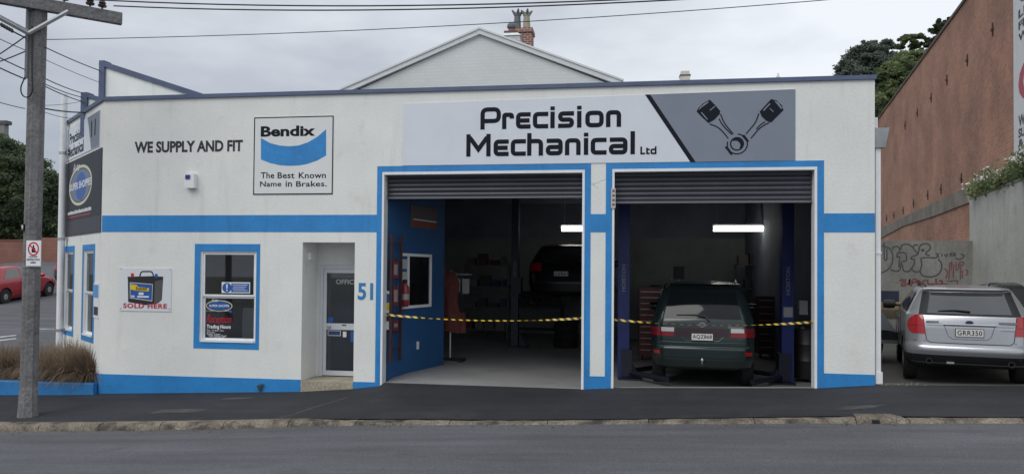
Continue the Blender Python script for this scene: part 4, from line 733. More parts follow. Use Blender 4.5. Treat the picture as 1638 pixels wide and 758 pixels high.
# ------------------------------------------------------------------ vehicles: stacked plan outlines, local axes: rear at y = 0, front +y, ground z = 0
class Body:
    def __init__(s, rows, bulge=.06, crown=.05):
        s.R = np.array(rows, float); s.b = bulge; s.crown = crown; s.z0, s.z1 = s.R[0, 0], s.R[-1, 0]
    def par(s, z): return [float(np.interp(z, s.R[:, 0], s.R[:, i])) for i in range(1, 6)]
    def S(s, q, z):
        yr, yf, hw, rr, rf = s.par(z); sg = 1 if q >= 0 else -1; q = abs(q); a = hw - rr; l1 = rr * math.pi / 2; l2 = (yf - rf) - (yr + rr); l3 = rf * math.pi / 2
        if q <= a: x, y = q, yr
        elif q <= a + l1: t = (q - a) / rr; x, y = a + rr * math.sin(t), yr + rr - rr * math.cos(t)
        elif q <= a + l1 + l2: x, y = hw, yr + rr + (q - a - l1)
        elif q <= a + l1 + l2 + l3: t = (q - a - l1 - l2) / rf; x, y = hw - rf + rf * math.cos(t), yf - rf + rf * math.sin(t)
        else: x, y = max(0, hw - rf - (q - a - l1 - l2 - l3)), yf
        w = max(0, 1 - (y - yr) / .5) if y < (yr + yf) / 2 else 0; y += s.b * (x / hw) ** 2 * w
        if y > (yr + yf) / 2: y -= 1.6 * s.b * (x / hw) ** 2 * max(0, 1 - (yf - y) / .6)
        # sides taper slightly toward the ends
        yy = (y - yr) / (yf - yr); x *= 1 - .05 * max(0, abs(yy - .5) * 2 - .55) ** 2 * 4
        return np.array([sg * x, y, z])
    def total(s, z): yr, yf, hw, rr, rf = s.par(z); return (hw - rr) + rr * math.pi / 2 + (yf - rf - yr - rr) + rf * math.pi / 2 + hw - rf
    def side(s, y, z): yr, yf, hw, rr, rf = s.par(z); return hw - rr + rr * math.pi / 2 + (y - yr - rr)
    def P(s, q, z, off=0.0):
        p = s.S(q, z)
        if not off: return p
        e = .01; t1 = s.S(q + e, z) - s.S(q - e, z); za, zb = max(s.z0, z - e), min(s.z1, z + e); t2 = s.S(q, zb) - s.S(q, za); n = np.cross(t1, t2); n /= np.linalg.norm(n) + 1e-9
        if np.dot(n[:2], p[:2] - np.array([0, s.S(0, z)[1] + 1.5])) < 0 and abs(n[2]) < .95: n = -n
        return p + n * off
    def mesh(s):
        zs = sorted(set(list(s.R[:, 0]) + list(np.linspace(s.z0, s.z1, 26)))); rings = []
        for z in zs:
            yr, yf, hw, rr, rf = s.par(z); a = hw - rr; l1 = rr * math.pi / 2; l2 = (yf - rf) - (yr + rr); l3 = rf * math.pi / 2
            qs = lin(0, a, 6)[:-1] + lin(a, a + l1, 7)[:-1] + lin(a + l1, a + l1 + l2, 22)[:-1] + lin(a + l1 + l2, a + l1 + l2 + l3, 7)[:-1] + lin(a + l1 + l2 + l3, a + l1 + l2 + l3 + hw - rf, 6)
            R = [s.S(q, z) for q in qs]; Lf = [p * np.array([-1, 1, 1]) for p in R[1:-1]][::-1]; rings.append(R + Lf)
        yr, yf = s.par(s.z1)[:2]; c = np.array([0, (yr + yf) / 2, s.z1])
        for t in (.12, .3, .55, .8): rings.append([c + (p - c) * (1 - t) + np.array([0, 0, s.crown * (1 - (1 - t) ** 2)]) for p in rings[len(zs) - 1]])
        mb = MB(); n = len(rings[0])
        for r in rings: mb.v += [tuple(p) for p in r]
        for i in range(len(rings) - 1):
            for j in range(n): mb.f.append((i * n + j, i * n + (j + 1) % n, (i + 1) * n + (j + 1) % n, (i + 1) * n + j))
        mb.f.append(tuple(range(n))[::-1]); k = (len(rings) - 1) * n; mb.f.append(tuple(k + j for j in range(n))); return mb
    def patch(s, z0, z1, L_, R_, off=.006, nz=6, nq=10):
        rows = []
        for i in range(nz + 1):
            z = z0 + (z1 - z0) * i / nz; a, b = (L_(z) if callable(L_) else L_), (R_(z) if callable(R_) else R_); rows.append([s.P(a + (b - a) * j / nq, z, off) for j in range(nq + 1)])
        return MB().grid(rows)
def cut_arches(body_me, dark, spots, r, hw, wdz=0.0):
    o = bpy.data.objects.new('tmp', body_me); COL.objects.link(o); cm = MB()
    for y in spots:
        for sx_ in (-1, 1): cm.lathe([(r, sx_ * (hw - .26) if sx_ > 0 else -hw - .3), (r, sx_ * hw + .3 if sx_ > 0 else -(hw - .26))], (0, y, r * .86 + wdz), 'x', 28)
    me = rawmesh(cm, 'cut'); me.materials.append(dark); c = bpy.data.objects.new('cut', me); COL.objects.link(c)
    md = o.modifiers.new('b', 'BOOLEAN'); md.operation = 'DIFFERENCE'; md.object = c; md.solver = 'EXACT'; md.material_mode = 'TRANSFER'
    bpy.context.view_layer.update(); out = bpy.data.meshes.new_from_object(o.evaluated_get(bpy.context.evaluated_depsgraph_get()))
    bpy.data.objects.remove(o); bpy.data.objects.remove(c); out.polygons.foreach_set('use_smooth', [True] * len(out.polygons)); out.set_sharp_from_angle(angle=rad(38)); return out
def wheel_meshes(r, w, spokes):
    ty = MB(); ty.lathe([(r * .62, -w / 2), (r * .93, -w / 2), (r, -w / 2 + .03), (r, w / 2 - .03), (r * .93, w / 2), (r * .62, w / 2)], (0, 0, 0), 'x', 28)
    rm = MB(); rm.lathe([(r * .66, -.02), (r * .66, .03), (r * .6, .032), (r * .58, .0), (r * .2, -.005)], (0, 0, 0), 'x', 24)
    for k in range(spokes):
        a = 2 * math.pi * k / spokes; c, q = math.cos(a), math.sin(a); u = np.array([0, c, q]); v = np.array([0, -q, c])
        rm.hexa([u * .03 + v * -.03 + [0, 0, 0], u * r * .6 + v * -.022, u * r * .6 + v * .022, u * .03 + v * .03, u * .03 + v * -.03 + [.035, 0, 0], u * r * .6 + v * -.022 + [.03, 0, 0], u * r * .6 + v * .022 + [.03, 0, 0], u * .03 + v * .03 + [.035, 0, 0]])
    return rawmesh(ty, 'wheel', smooth=35), rawmesh(rm, 'rim', smooth=35)
rim_m = mat('alloy_rim', (.5, .51, .53), .3, .8)
def car(name, label, cat, loc, rz, rows, paint, axles, r=.315, ztilt=0, bulge=.06, crown=.05, scale=1.0, spokes=7, group=None, wdz=0.0):
    B = Body(rows, bulge, crown); t = thing(name, label, cat, loc, rz, group); t.scale = (scale,) * 3; t.rotation_euler.x = ztilt; hw = max(q[3] for q in rows)
    me = rawmesh(B.mesh(), 'body'); me.materials.append(paint); me2 = cut_arches(me, black, axles, r * 1.16, hw, wdz)
    if not me2.materials: me2.materials.append(paint)
    o = bpy.data.objects.new('body', me2); COL.objects.link(o); o.parent = t
    wt, wr = wheel_meshes(r, .2, spokes); wt.materials.append(rubber); wr.materials.append(rim_m)
    for y in axles:
        for sx_ in (-1, 1):
            w = bpy.data.objects.new('wheel', wt); COL.objects.link(w); w.parent = t; w.location = (sx_ * (hw - .115), y, r + wdz); 
            if sx_ < 0: w.rotation_euler.z = math.pi
            q = bpy.data.objects.new('rim', wr); COL.objects.link(q); q.parent = w; q.location = (.068, 0, 0)
    return t, B
def cp(t, nm, mb, m, smooth=40, par=None): return obj(nm, mb, m, par or t, local=True, smooth=smooth)
def plate(t, txt, y, z, w=.36, h=.125):
    fr = Frame((0, y, z), (1, 0, 0), (0, -1, 0)); p = obj('number_plate', MB().slab(fr, -w / 2, w / 2, -h / 2, h / 2, 0, .012), black, t, local=True); obj('plate_face', MB().slab(fr, -w / 2 + .008, w / 2 - .008, -h / 2 + .008, h / 2 - .008, .011, .014), platew, p, local=True)
    v, f = text_mesh(txt, .015, 0, 1.08); x, yy = v[:, 0], v[:, 1]; x = (x - x.min()) / (x.max() - x.min()) - .5; yy = (yy - yy.min()) / (yy.max() - yy.min()) - .5
    obj('plate_lettering', MB().add([fr.pt(a * (w - .05), b * (h - .05), .0155) for a, b in zip(x, yy)], f), ink, p, local=True)
def outline(B, pts, r, off=.004, n=4):   # thin line drawn on the body through (s, z) points
    mb = MB(); P_ = []
    for i in range(len(pts) - 1):
        for k in range(n): t = k / n; P_.append(B.P(pts[i][0] * (1 - t) + pts[i + 1][0] * t, pts[i][1] * (1 - t) + pts[i + 1][1] * t, off))
    P_.append(B.P(*pts[-1], off)); return mb.tube(P_, r, 5)
def mirror(t, sx_, y, z, m): 
    cp(t, 'wing_mirror', MB().lathe([(.02, -.11), (.075, -.1), (.085, 0), (.075, .09), (.02, .11)], (sx_ * 1.0, y, z), 'x', 12), m); 
# ---- silver station wagon in the car park
silver = mat('silver_paint', (.42, .43, .45), .28, .75, coat=.5, noise=(30, .03)); silver.node_tree.nodes['Principled BSDF'].inputs['Coat Roughness'].default_value = .08
WG = [(0.17, 0.3, 4.35, 0.74, 0.2, 0.3), (0.24, 0.1, 4.55, 0.8, 0.24, 0.4), (0.34, 0.025, 4.66, 0.85, 0.26, 0.42), (0.43, 0.0, 4.68, 0.865, 0.26, 0.42), (0.495, 0.008, 4.66, 0.866, 0.25, 0.4), (0.52, 0.03, 4.65, 0.864, 0.24, 0.4), (0.545, 0.055, 4.63, 0.862, 0.24, 0.38), (0.78, 0.075, 4.52, 0.864, 0.24, 0.36), (0.86, 0.09, 4.2, 0.862, 0.24, 0.36), (0.92, 0.105, 3.8, 0.858, 0.23, 0.36), (0.965, 0.12, 3.4, 0.85, 0.22, 0.36), (1.0, 0.15, 3.28, 0.815, 0.22, 0.34), (1.087, 0.235, 3.1, 0.77, 0.21, 0.34), (1.191, 0.34, 2.88, 0.718, 0.2, 0.32), (1.296, 0.435, 2.62, 0.66, 0.18, 0.3), (1.335, 0.43, 2.5, 0.632, 0.16, 0.3), (1.357, 0.4, 2.4, 0.61, 0.13, 0.3), (1.378, 0.42, 2.25, 0.575, 0.13, 0.3)]
c = on_z(1552, 600, .27); ca_ = rad(-17); sub, B = car('station_wagon', 'silver station wagon seen from behind in the side car park', 'car', (5.15, .12, z_lot(5.1, 1.0) + .115), ca_, WG, silver, (.93, 3.6), r=.33, wdz=-.115, crown=.045)
cp(sub, 'rear_window', B.patch(.985, 1.30, lambda z: -(.57 - .22 * (z - 1)), lambda z: .57 - .22 * (z - 1), .013, 10, 16), carglass)
cp(sub, 'window_surround', B.patch(.965, 1.325, lambda z: -(.685 - .22 * (z - 1)), lambda z: .685 - .22 * (z - 1), .007, 10, 30), black)
for s in (-1, 1):
    f = lambda a, s=s: (lambda z: s * a(z))
    cp(sub, 'quarter_window', B.patch(1.0, 1.295, f(lambda z: B.side(.62 + .6 * (z - 1), z)), f(lambda z: B.side(1.45, z)), .012), carglass); cp(sub, 'side_window', B.patch(1.0, 1.3, f(lambda z: B.side(1.5, z)), f(lambda z: B.side(2.25 - .1 * (z - 1), z)), .012), carglass); cp(sub, 'side_window', B.patch(1.0, 1.3, f(lambda z: B.side(2.32 - .1 * (z - 1), z)), f(lambda z: B.side(3.0 - 1.35 * (z - 1), z)), .012), carglass)
    cp(sub, 'tail_lamp', B.patch(.68, .962, f(lambda z: .595 + .04 * (z - .68) / .28), f(lambda z: B.side(.2 - 7 * max(0, abs(z - .82) - .02) ** 2, z)), .012, 10, 12), redlens); cp(sub, 'lamp_seam', outline(B, [(s * .62, .80), (s * .84, .80)], .003, .014, 6), mat('dark_red_lens', (.08, .01, .01), .2))
    mirror(sub, s, 3.0, 1.02, black); obj('mirror_arm', MB().box(min(s * .8, s * .95), max(s * .8, s * .95), 2.98, 3.03, .98, 1.02), black, sub, local=True)
    cp(sub, 'roof_rail', MB().tube([(s * .53, .8, 1.40), (s * .54, .9, 1.44), (s * .55, 1.6, 1.455), (s * .54, 2.2, 1.44), (s * .53, 2.3, 1.40)], .014, 8), black); cp(sub, 'exhaust_tip', MB().lathe([(.04, 0), (.042, -.1), (.034, -.1), (.032, 0)], (s * .53, .16, .27), 'y', 16), mat('dark_steel', (.06, .06, .062), .5, .5))  # exhaust tips in one even dark grey
    for y in (1.65, 2.6): cp(sub, 'door_handle', MB().tube([B.P(s * B.side(y, .86), .86, .02), B.P(s * B.side(y + .18, .86), .86, .02)], .014, 6), silver)
    for y in (1.46, 2.28): cp(sub, 'door_seam', outline(B, [(s * B.side(y, .35), .35), (s * B.side(y, .95), .95)], .004), black)
cp(sub, 'rear_lower_band', B.patch(.18, .37, lambda z: -B.side(.55, z), lambda z: B.side(.55, z), .006, 5, 24), black)  # black band wrapped round the lowest part of the rear
cp(sub, 'tailgate_seam', outline(B, [(-.63, .955), (-.6, .68), (-.585, .585), (-.53, .55), (.53, .55), (.585, .585), (.6, .68), (.63, .955)], .005, .002), black); cp(sub, 'bumper_seam', outline(B, [(-1.2, .575), (-.6, .575)], .004, .002), black); cp(sub, 'bumper_seam', outline(B, [(.6, .575), (1.2, .575)], .004, .002), black)
cp(sub, 'garnish', outline(B, [(-.36, .83), (.36, .83)], .011, .012, 8), chrome); cp(sub, 'crease', outline(B, [(-.59, .812), (.59, .812)], .004, .003, 10), mat('seam_grey', (.16, .165, .17), .5))
cp(sub, 'plate_recess', outline(B, [(-.34, .82), (-.29, .66), (-.23, .615), (.23, .615), (.29, .66), (.34, .82)], .005, .002, 5), mat('seam_grey', (.16, .165, .17), .5))
plate(sub, 'GRR350', B.S(0, .715)[1] - .012, .715, .37, .125)
y0 = B.S(0, .87)[1]; cp(sub, 'emblem', MB().poly(Frame((0, y0 - .006, .87), (1, 0, 0), (0, -1, 0)), arc(0, 0, .05, .026, 0, 360, 20)[:-1], 0, .012), mat('emblem_dark', (.03, .04, .09), .2), 60); cp(sub, 'emblem_rim', MB().ribbon(Frame((0, y0 - .006, .87), (1, 0, 0), (0, -1, 0)), arc(0, 0, .052, .028, 0, 360, 20)[:-1], .006, 0, .014, closed=True), chrome)
fb = Frame((0, y0 - .004, .855), (1, 0, 0), (0, -1, 0)); cp(sub, 'badge', MB().slab(fb, .38, .6, .004, .03, -.03, .003), mat('badge_grey', (.2, .2, .21), .4)); cp(sub, 'badge', MB().slab(fb, -.57, -.40, .002, .028, -.03, .003), chrome); cp(sub, 'badge', MB().slab(fb, .4, .58, -.098, -.09, -.03, .003), MATS['badge_grey'])
cp(sub, 'rear_wiper', MB().tube([B.P(.02, 1.015, .03), B.P(-.2, 1.03, .03), B.P(-.42, 1.018, .022)], [.016, .011, .006], 6), black); cp(sub, 'spoiler', B.patch(1.318, 1.357, lambda z: -.5, lambda z: .5, .03, 3, 10), silver); cp(sub, 'brake_light', B.patch(1.302, 1.315, -.2, .2, .016, 2, 6), mat('dark_red_lens', (.08, .01, .01), .2)); cp(sub, 'sensor', MB().box(-.3, -.2, .06, .1, .24, .27), steel)
# ---- green people carrier in the right bay
green = mat('dark_green_paint', (.016, .027, .028), .25, .3, coat=.5)
VN = [(.235, .2, 4.4, .76, .2, .4), (.3, .05, 4.62, .83, .24, .45), (.42, .0, 4.74, .865, .26, .5), (.60, .0, 4.75, .876, .25, .5), (.625, .012, 4.74, .875, .24, .5), (.66, .055, 4.72, .872, .22, .5), (.78, .06, 4.62, .874, .22, .5), (.92, .07, 4.35, .872, .22, .5), (1.0, .08, 4.1, .866, .21, .5), (1.08, .10, 3.8, .85, .2, .5), (1.12, .12, 3.65, .838, .19, .5), (1.2, .148, 3.55, .815, .19, .49), (1.3, .195, 3.4, .788, .19, .48), (1.4, .258, 3.25, .76, .185, .46), (1.5, .345, 3.05, .728, .18, .45), (1.6, .455, 2.85, .695, .17, .42), (1.645, .42, 2.7, .675, .14, .42), (1.68, .37, 2.5, .64, .14, .42)]
van, B = car('people_carrier', 'dark green people carrier parked tail out in the right bay', 'van', (1.33, .88, .02), rad(-6), VN, green, (.98, 3.8), r=.33, wdz=-.12, scale=1.0, bulge=.07)
cp(van, 'rear_window', B.patch(1.1, 1.59, lambda z: -(.66 - .22 * (z - 1.1)), lambda z: .66 - .22 * (z - 1.1), .006, 9, 14), vanglass)
for s in (-1, 1):
    f = lambda a, s=s: (lambda z: s * a(z))
    cp(van, 'side_window', B.patch(1.1, 1.56, f(lambda z: B.side(.42 + .3 * (z - 1.1), z)), f(lambda z: B.side(1.5, z)), .006), carglass); cp(van, 'side_window', B.patch(1.1, 1.56, f(lambda z: B.side(1.58, z)), f(lambda z: B.side(2.6, z)), .006), carglass); cp(van, 'side_window', B.patch(1.1, 1.56, f(lambda z: B.side(2.68, z)), f(lambda z: B.side(3.45 - 1.2 * (z - 1.1), z)), .006), carglass)
    cp(van, 'tail_lamp', B.patch(.80, .872, f(lambda z: .48), f(lambda z: B.side(.3, z)), .012, 5, 12), mat('van_red_lens', (.2, .008, .014), .15)); cp(van, 'reversing_lamp', B.patch(.875, .945, f(lambda z: .48), f(lambda z: .70), .012, 3, 6), mat('clear_lens', (.5, .48, .48), .15)); cp(van, 'tail_lamp', B.patch(.875, .945, f(lambda z: .705), f(lambda z: B.side(.36, z)), .012, 3, 8), mat('dim_red_lens', (.16, .015, .02), .15))
    cp(van, 'reflector', B.patch(.5, .56, f(lambda z: .72), f(lambda z: .86), .008, 3, 5), redlens); mirror(van, s, 3.55, 1.15, green)
    cp(van, 'roof_rail', MB().tube([(s * .56, .7, 1.725), (s * .58, 1.5, 1.75), (s * .56, 2.5, 1.735)], .016, 6), chrome if s > 0 else black)
cp(van, 'lamp_panel', B.patch(.80, .94, -.455, .455, .006, 3, 12), mat('lamp_panel_dark', (.03, .012, .016), .25)); cp(van, 'bumper_step', outline(B, [(-.78, .63), (.78, .63)], .012, .004, 12), mat('green_highlight', (.05, .085, .085), .3, .3)); cp(van, 'tailgate_lip', outline(B, [(-.72, .70), (.72, .70)], .008, .004, 12), MATS['green_highlight']); cp(van, 'tailgate_seam', outline(B, [(-.36, .80), (-.28, .73), (.28, .73), (.36, .80)], .006, .004, 6), MATS['green_highlight'])  # step, lip and seam lines in lighter green, highlights put into the colour
plate(van, 'AQZ868', B.S(0, .8)[1] - .016, .80, .36, .125); cp(van, 'rear_wiper', MB().tube([B.P(.12, 1.06, .03), B.P(.06, 1.13, .03), B.P(-.1, 1.155, .025), B.P(-.44, 1.15, .02)], [.02, .014, .011, .006], 6), black)
yv = B.S(0, .99)[1]; fv = Frame((0, yv - .006, 1.0), (1, 0, 0), (0, -1, 0))
em = MB(); em.ribbon(fv, arc(0, 0, .055, .036, 0, 360, 22)[:-1], .009, 0, .01, closed=True); em.ribbon(fv, arc(0, .004, .018, .034, 0, 360, 14)[:-1], .008, 0, .012, closed=True); em.ribbon(fv, arc(0, .014, .04, .016, 0, 360, 16)[:-1], .008, 0, .011, closed=True); cp(van, 'emblem', em, chrome)
cp(van, 'badge', MB().slab(fv, .42, .66, -.045, -.025, -.05, -.02), mat('badge_grey', (.2, .2, .21), .4)); cp(van, 'tow_bar', MB().box(-.3, .3, .06, .1, .3, .36).box(-.03, .03, -.08, .1, .33, .37), black); cp(van, 'tow_ball', MB().lathe([(.012, .37), (.012, .4), (.025, .41), (.027, .43), (.012, .455)], (0, -.06, 0), 'z', 12), steel); cp(van, 'spoiler', B.patch(1.61, 1.665, -.55, .55, .035, 3, 12), green); cp(van, 'brake_light', B.patch(1.597, 1.608, -.18, .18, .014, 2, 5), mat('dark_red_lens', (.08, .01, .01), .2))
# ---- hatchbacks: red one on the side street, dark ones around
HB = [(.18, .22, 4.0, .72, .2, .35), (.30, .05, 4.18, .82, .26, .45), (.5, .0, 4.24, .87, .28, .5), (.62, .03, 4.22, .875, .27, .5), (.74, .06, 4.08, .876, .26, .5), (.84, .10, 3.8, .872, .26, .5), (.93, .14, 3.35, .862, .25, .48), (.98, .18, 3.1, .845, .24, .46), (1.15, .32, 2.82, .78, .22, .44), (1.32, .52, 2.45, .71, .2, .4), (1.40, .62, 2.2, .66, .18, .38), (1.425, .72, 2.05, .62, .18, .36)]
def hatch(name, label, loc, rz, paint, txt=None, extra=True, tilt=0):
    t, B = car(name, label, 'car', loc, rz, HB, paint, (.78, 3.4), r=.31, bulge=.08, ztilt=tilt)
    cp(t, 'rear_window', B.patch(1.0, 1.34, lambda z: -(.6 - .3 * (z - 1)), lambda z: .6 - .3 * (z - 1), .006), carglass); Wt = lambda z: B.total(z)
    cp(t, 'windscreen', B.patch(1.0, 1.36, lambda z: Wt(z) - .62, lambda z: Wt(z) - .001, .006), carglass); cp(t, 'windscreen', B.patch(1.0, 1.36, lambda z: -(Wt(z) - .62), lambda z: -(Wt(z) - .001), .006), carglass)
    for s in (-1, 1):
        f = lambda a, s=s: (lambda z: s * a(z))
        cp(t, 'side_window', B.patch(1.0, 1.34, f(lambda z: B.side(.75 + .9 * (z - 1), z)), f(lambda z: B.side(1.65, z)), .006), carglass); cp(t, 'side_window', B.patch(1.0, 1.34, f(lambda z: B.side(1.72, z)), f(lambda z: B.side(2.85 - 1.5 * (z - 1), z)), .006), carglass)
        cp(t, 'tail_lamp', B.patch(.78, .98, f(lambda z: .52), f(lambda z: B.side(.36, z)), .01), redlens); cp(t, 'head_lamp', B.patch(.66, .78, f(lambda z: B.side(3.72, z)), f(lambda z: B.total(z) - .45), .012), mat('clear_lens', (.5, .48, .48), .15)); mirror(t, s, 2.75, 1.0, paint)
        for y in (1.68, 2.75): cp(t, 'door_seam', outline(B, [(s * B.side(y, .32), .32), (s * B.side(y, .95), .95)], .005), black)
        cp(t, 'door_handle', MB().tube([B.P(s * B.side(1.75, .86), .86, .02), B.P(s * B.side(1.93, .86), .86, .02)], .014, 6), paint)
    if txt: plate(t, txt, B.S(0, .72)[1] - .012, .72)
    cp(t, 'bumper_seam', outline(B, [(-.85, .6), (.85, .6)], .005, .003, 8), black); return t
red_p = mat('red_paint', (.36, .018, .03), .25, .15, coat=.5); darkp = mat('dark_navy_paint', (.016, .018, .028), .3, .2, coat=.4); blackp = mat('black_paint', (.012, .012, .015), .3, .1, coat=.4)
def street_z(x, y): return z_side(x, y)
def settle(px, py):   # where the ray meets the rising side street
    y = 20.0
    for _ in range(40): p = on_y(px, py, y); y += (p[2] - z_side(p[0], p[1])) * 4; y = min(60, max(2, y))
    return on_y(px, py, y)
pr = settle(6, 486.5)
def px_of(p): c = RW @ (np.array(p) - CAM); return CX + F * c[0] / c[2]
best = min((abs(px_of((pr[0] + 2.62 * math.sin(a), pr[1] + 2.62 * math.cos(a), pr[2])) - 76), a) for a in np.linspace(-.6, 1.2, 300)); pf = (pr[0] + 2.62 * math.sin(best[1]), pr[1] + 2.62 * math.cos(best[1]))
hx_, hy_ = pf[0] - pr[0], pf[1] - pr[1]; hl = math.hypot(hx_, hy_); hx_, hy_ = hx_ / hl, hy_ / hl; ang = math.atan2(-hx_, hy_)
# the visible flank is the right one: step from the wheel contact to the car's centre line
cxr, cyr = pr[0] - hy_ * .76, pr[1] + hx_ * .76
RC = (cxr - hx_ * .78, cyr - hy_ * .78); red_car = hatch('hatchback', 'red hatchback parked on the side street behind the timber pole', (RC[0], RC[1], z_side(RC[0], RC[1])), ang, red_p); red_car.rotation_euler.x = math.atan(.085)
DC = (RC[0] + hx_ * 5.6 + .3, RC[1] + hy_ * 5.6); dc_ = hatch('hatchback', 'dark car parked ahead of the red hatchback', (DC[0], DC[1], z_side(*DC) + .1), ang, darkp); dc_.rotation_euler.x = math.atan(.095)
p = on_y(893, 470, 6.4); hatch('hatchback', 'dark car raised on the hoist in the left bay', (p[0] + .1, 5.9, 1.12), rad(-6), blackp, 'DER61')
p = on_y(1640, 560, 3.2); dcr = hatch('hatchback', 'black car parked beyond the silver wagon at right edge', (8.1, 4.4, z_lot(8.1, 3)), rad(-17), blackp)
# trailer between the workshop and the wagon
tx, ty = on_y(1412, 560, 3.2)[0], 3.2; tz = z_base(tx); TRL = thing('flatbed_trailer', 'small silver trailer with navy headboard and plywood beside the workshop wall', 'trailer', (tx, ty, tz))
c0, c1_ = on_y(1400, 490, ty), on_y(1443, 490, ty); nvy = mat('headboard_navy', (.03, .035, .07), .6, noise=(3, .2))
zq = lambda py: on_y(1420, py, ty)[2]
obj('headboard', MB().box(c0[0] - .3, c1_[0] + .12, ty + .5, ty + .54, zq(484), zq(466)), nvy, TRL); obj('plywood_sheet', MB().box(c0[0] - .3, c1_[0] + .14, ty + .42, ty + .47, zq(496), zq(484) - .004), mat('plywood', (.38, .26, .14), .7, noise=(6, .15)), TRL); obj('frame_board', MB().box(c0[0] - .3, c1_[0] + .05, ty + .43, ty + .48, zq(512), zq(497)), mat('bare_board', (.2, .17, .12), .8, noise=(5, .2)), TRL)
obj('mudguard', MB().hexa([(c0[0] - .3, ty, zq(528)), (c1_[0] - .12, ty, zq(528)), (c1_[0] - .12, ty + .9, zq(528)), (c0[0] - .3, ty + .9, zq(528)), (c0[0] - .3, ty, zq(500)), (c0[0] + .14, ty, zq(500)), (c0[0] + .14, ty + .9, zq(500)), (c0[0] - .3, ty + .9, zq(500))]), mat('dull_silver', (.35, .37, .4), .4, .5), TRL)
obj('deck', MB().box(c0[0] - .3, c1_[0] - .02, ty - .1, ty + 1.6, zq(545), zq(530)), black, TRL); obj('rear_bar', MB().box(c0[0] - .3, c1_[0] + .0, ty - .14, ty - .1, zq(548), zq(543)), steel, TRL); obj('wheel', MB().lathe([(.2, -.09), (.3, -.09), (.31, -.05), (.31, .05), (.3, .09), (.2, .09)], (c0[0] + .12, ty + .5, tz + .31), 'x', 22), rubber, TRL, smooth=35)
# ------------------------------------------------------------------ right side: brick building, retaining wall, graffiti wall
GY = 9.0; GR = Frame((0, GY, 0), (1, 0, 0), (0, -1, 0)); RW0 = on_y(1555, 385, GY); bA = rad(10.4); dB = np.array([math.sin(bA), math.cos(bA), 0]); nB = np.array([-dB[1], dB[0], 0])
gw = thing('graffiti_wall', 'low grey concrete wall covered in graffiti behind the wagon', 'wall', (7.5, GY, .3)); ztop = on_y(1480, 385, GY)[2]
gm = mat('grey_block_wall', (.24, .24, .225), .9, noise=(.9, .22), fine=(14, .1), bump=(20, .5, .012), streak=.3)
obj('wall', MB().box(3.9, RW0[0] - .002, GY, GY + .25, .1, ztop), gm, gw)
spray = mat('spray_black', (.075, .077, .077), .7); spray_r = mat('spray_red', (.2, .07, .08), .7, noise=(8, .3))
def GP(zx, zy): return GR.px(1380 + zx / 6.318, 380 + zy / 6.318)
def spr(pts, m, w=.034, r=.12): obj('sprayed_line', MB().ribbon(GR, rounded([GP(*p) for p in pts], r, 4), w, .001, .003 + random.uniform(0, .002)), m, gw)
for q in ([(120, 80), (215, 85), (280, 110), (305, 170), (300, 260), (260, 320), (200, 355), (100, 365)], [(215, 50), (218, 230), (245, 225), (242, 110)], [(305, 120), (300, 95), (350, 85), (375, 110), (370, 140)], [(345, 200), (345, 155), (440, 145), (445, 240), (390, 235), (378, 330), (330, 342), (280, 320)], [(345, 200), (375, 185), (365, 300)], [(385, 120), (390, 75), (440, 62), (490, 80), (545, 150), (560, 170), (500, 190)], [(500, 190), (480, 215), (520, 215), (525, 260), (500, 300)], [(400, 270), (410, 340), (470, 345), (500, 300)], [(500, 100), (530, 70), (560, 75)], [(560, 165), (575, 75), (640, 55), (685, 80), (680, 120), (640, 150), (635, 170), (680, 180)], [(590, 125), (615, 118), (618, 132), (592, 134)], [(735, 205), (650, 200), (580, 205), (600, 260), (580, 340), (540, 350), (500, 330), (495, 300)], [(580, 345), (600, 385), (680, 400), (760, 380), (800, 320), (795, 250), (760, 215)]): spr(q, spray)
for q in ([(740, 150), (770, 205)], [(770, 160), (740, 205)], [(800, 160), (800, 190)], [(830, 165), (830, 185), (850, 190), (855, 160)], [(875, 190), (890, 150), (905, 190)], [(915, 150), (920, 190), (945, 170), (915, 150)], [(935, 205), (970, 222), (1010, 205), (1030, 180), (990, 165)]): spr(q, spray, .03, .04)
for q in ([(375, 440), (400, 415), (415, 440), (385, 485), (430, 485)], [(430, 415), (425, 470), (470, 470), (475, 415), (470, 480)], [(490, 490), (500, 420), (545, 415), (540, 445), (500, 455)], [(560, 430), (548, 470), (580, 490), (600, 465), (575, 440), (560, 430)], [(640, 425), (605, 440), (600, 490), (640, 492)], [(655, 420), (655, 470), (730, 470)], [(740, 410), (740, 470), (860, 470)], [(770, 440), (800, 430), (805, 465)]): spr(q, spray_r, .045, .05)
for q in ([(880, 250), (870, 420)], [(900, 240), (895, 330)], [(920, 270), (915, 410)], [(945, 250), (940, 330), (970, 320), (968, 260)], [(970, 255), (1000, 240), (1030, 260), (1000, 280), (975, 270)], [(990, 290), (985, 420)], [(1010, 330), (1005, 410)], [(830, 310), (860, 350), (840, 410)], [(1040, 320), (1065, 340), (1045, 380)], [(850, 440), (960, 430), (955, 465)]): spr(q, spray_r, .03, .06)
rwall = thing('retaining_wall', 'tall stained concrete retaining wall at right edge of car park', 'wall', RW0); RT = Frame((RW0[0], RW0[1], 0), dB, nB)
obj('wall', MB().slab(RT, -9.5, .25, -.2, 3.885, -.3, 0), mat('stained_concrete', (.5, .505, .465), .9, noise=(.7, .14), fine=(12, .07), bump=(15, .4, .012), streak=.38, dirt=(1.6, .6, .85, (.25, .255, .235))), rwall); obj('coping', MB().slab(RT, -9.5, .25, 3.887, 3.93, -.32, .02), concrete, rwall)
BB = Frame((RW0[0] + 1.6, RW0[1], 0), dB, nB); bb = thing('brick_building', 'tall windowless red brick building with iron wall ties beside the car park', 'building', BB.pt(12, 1, 0))
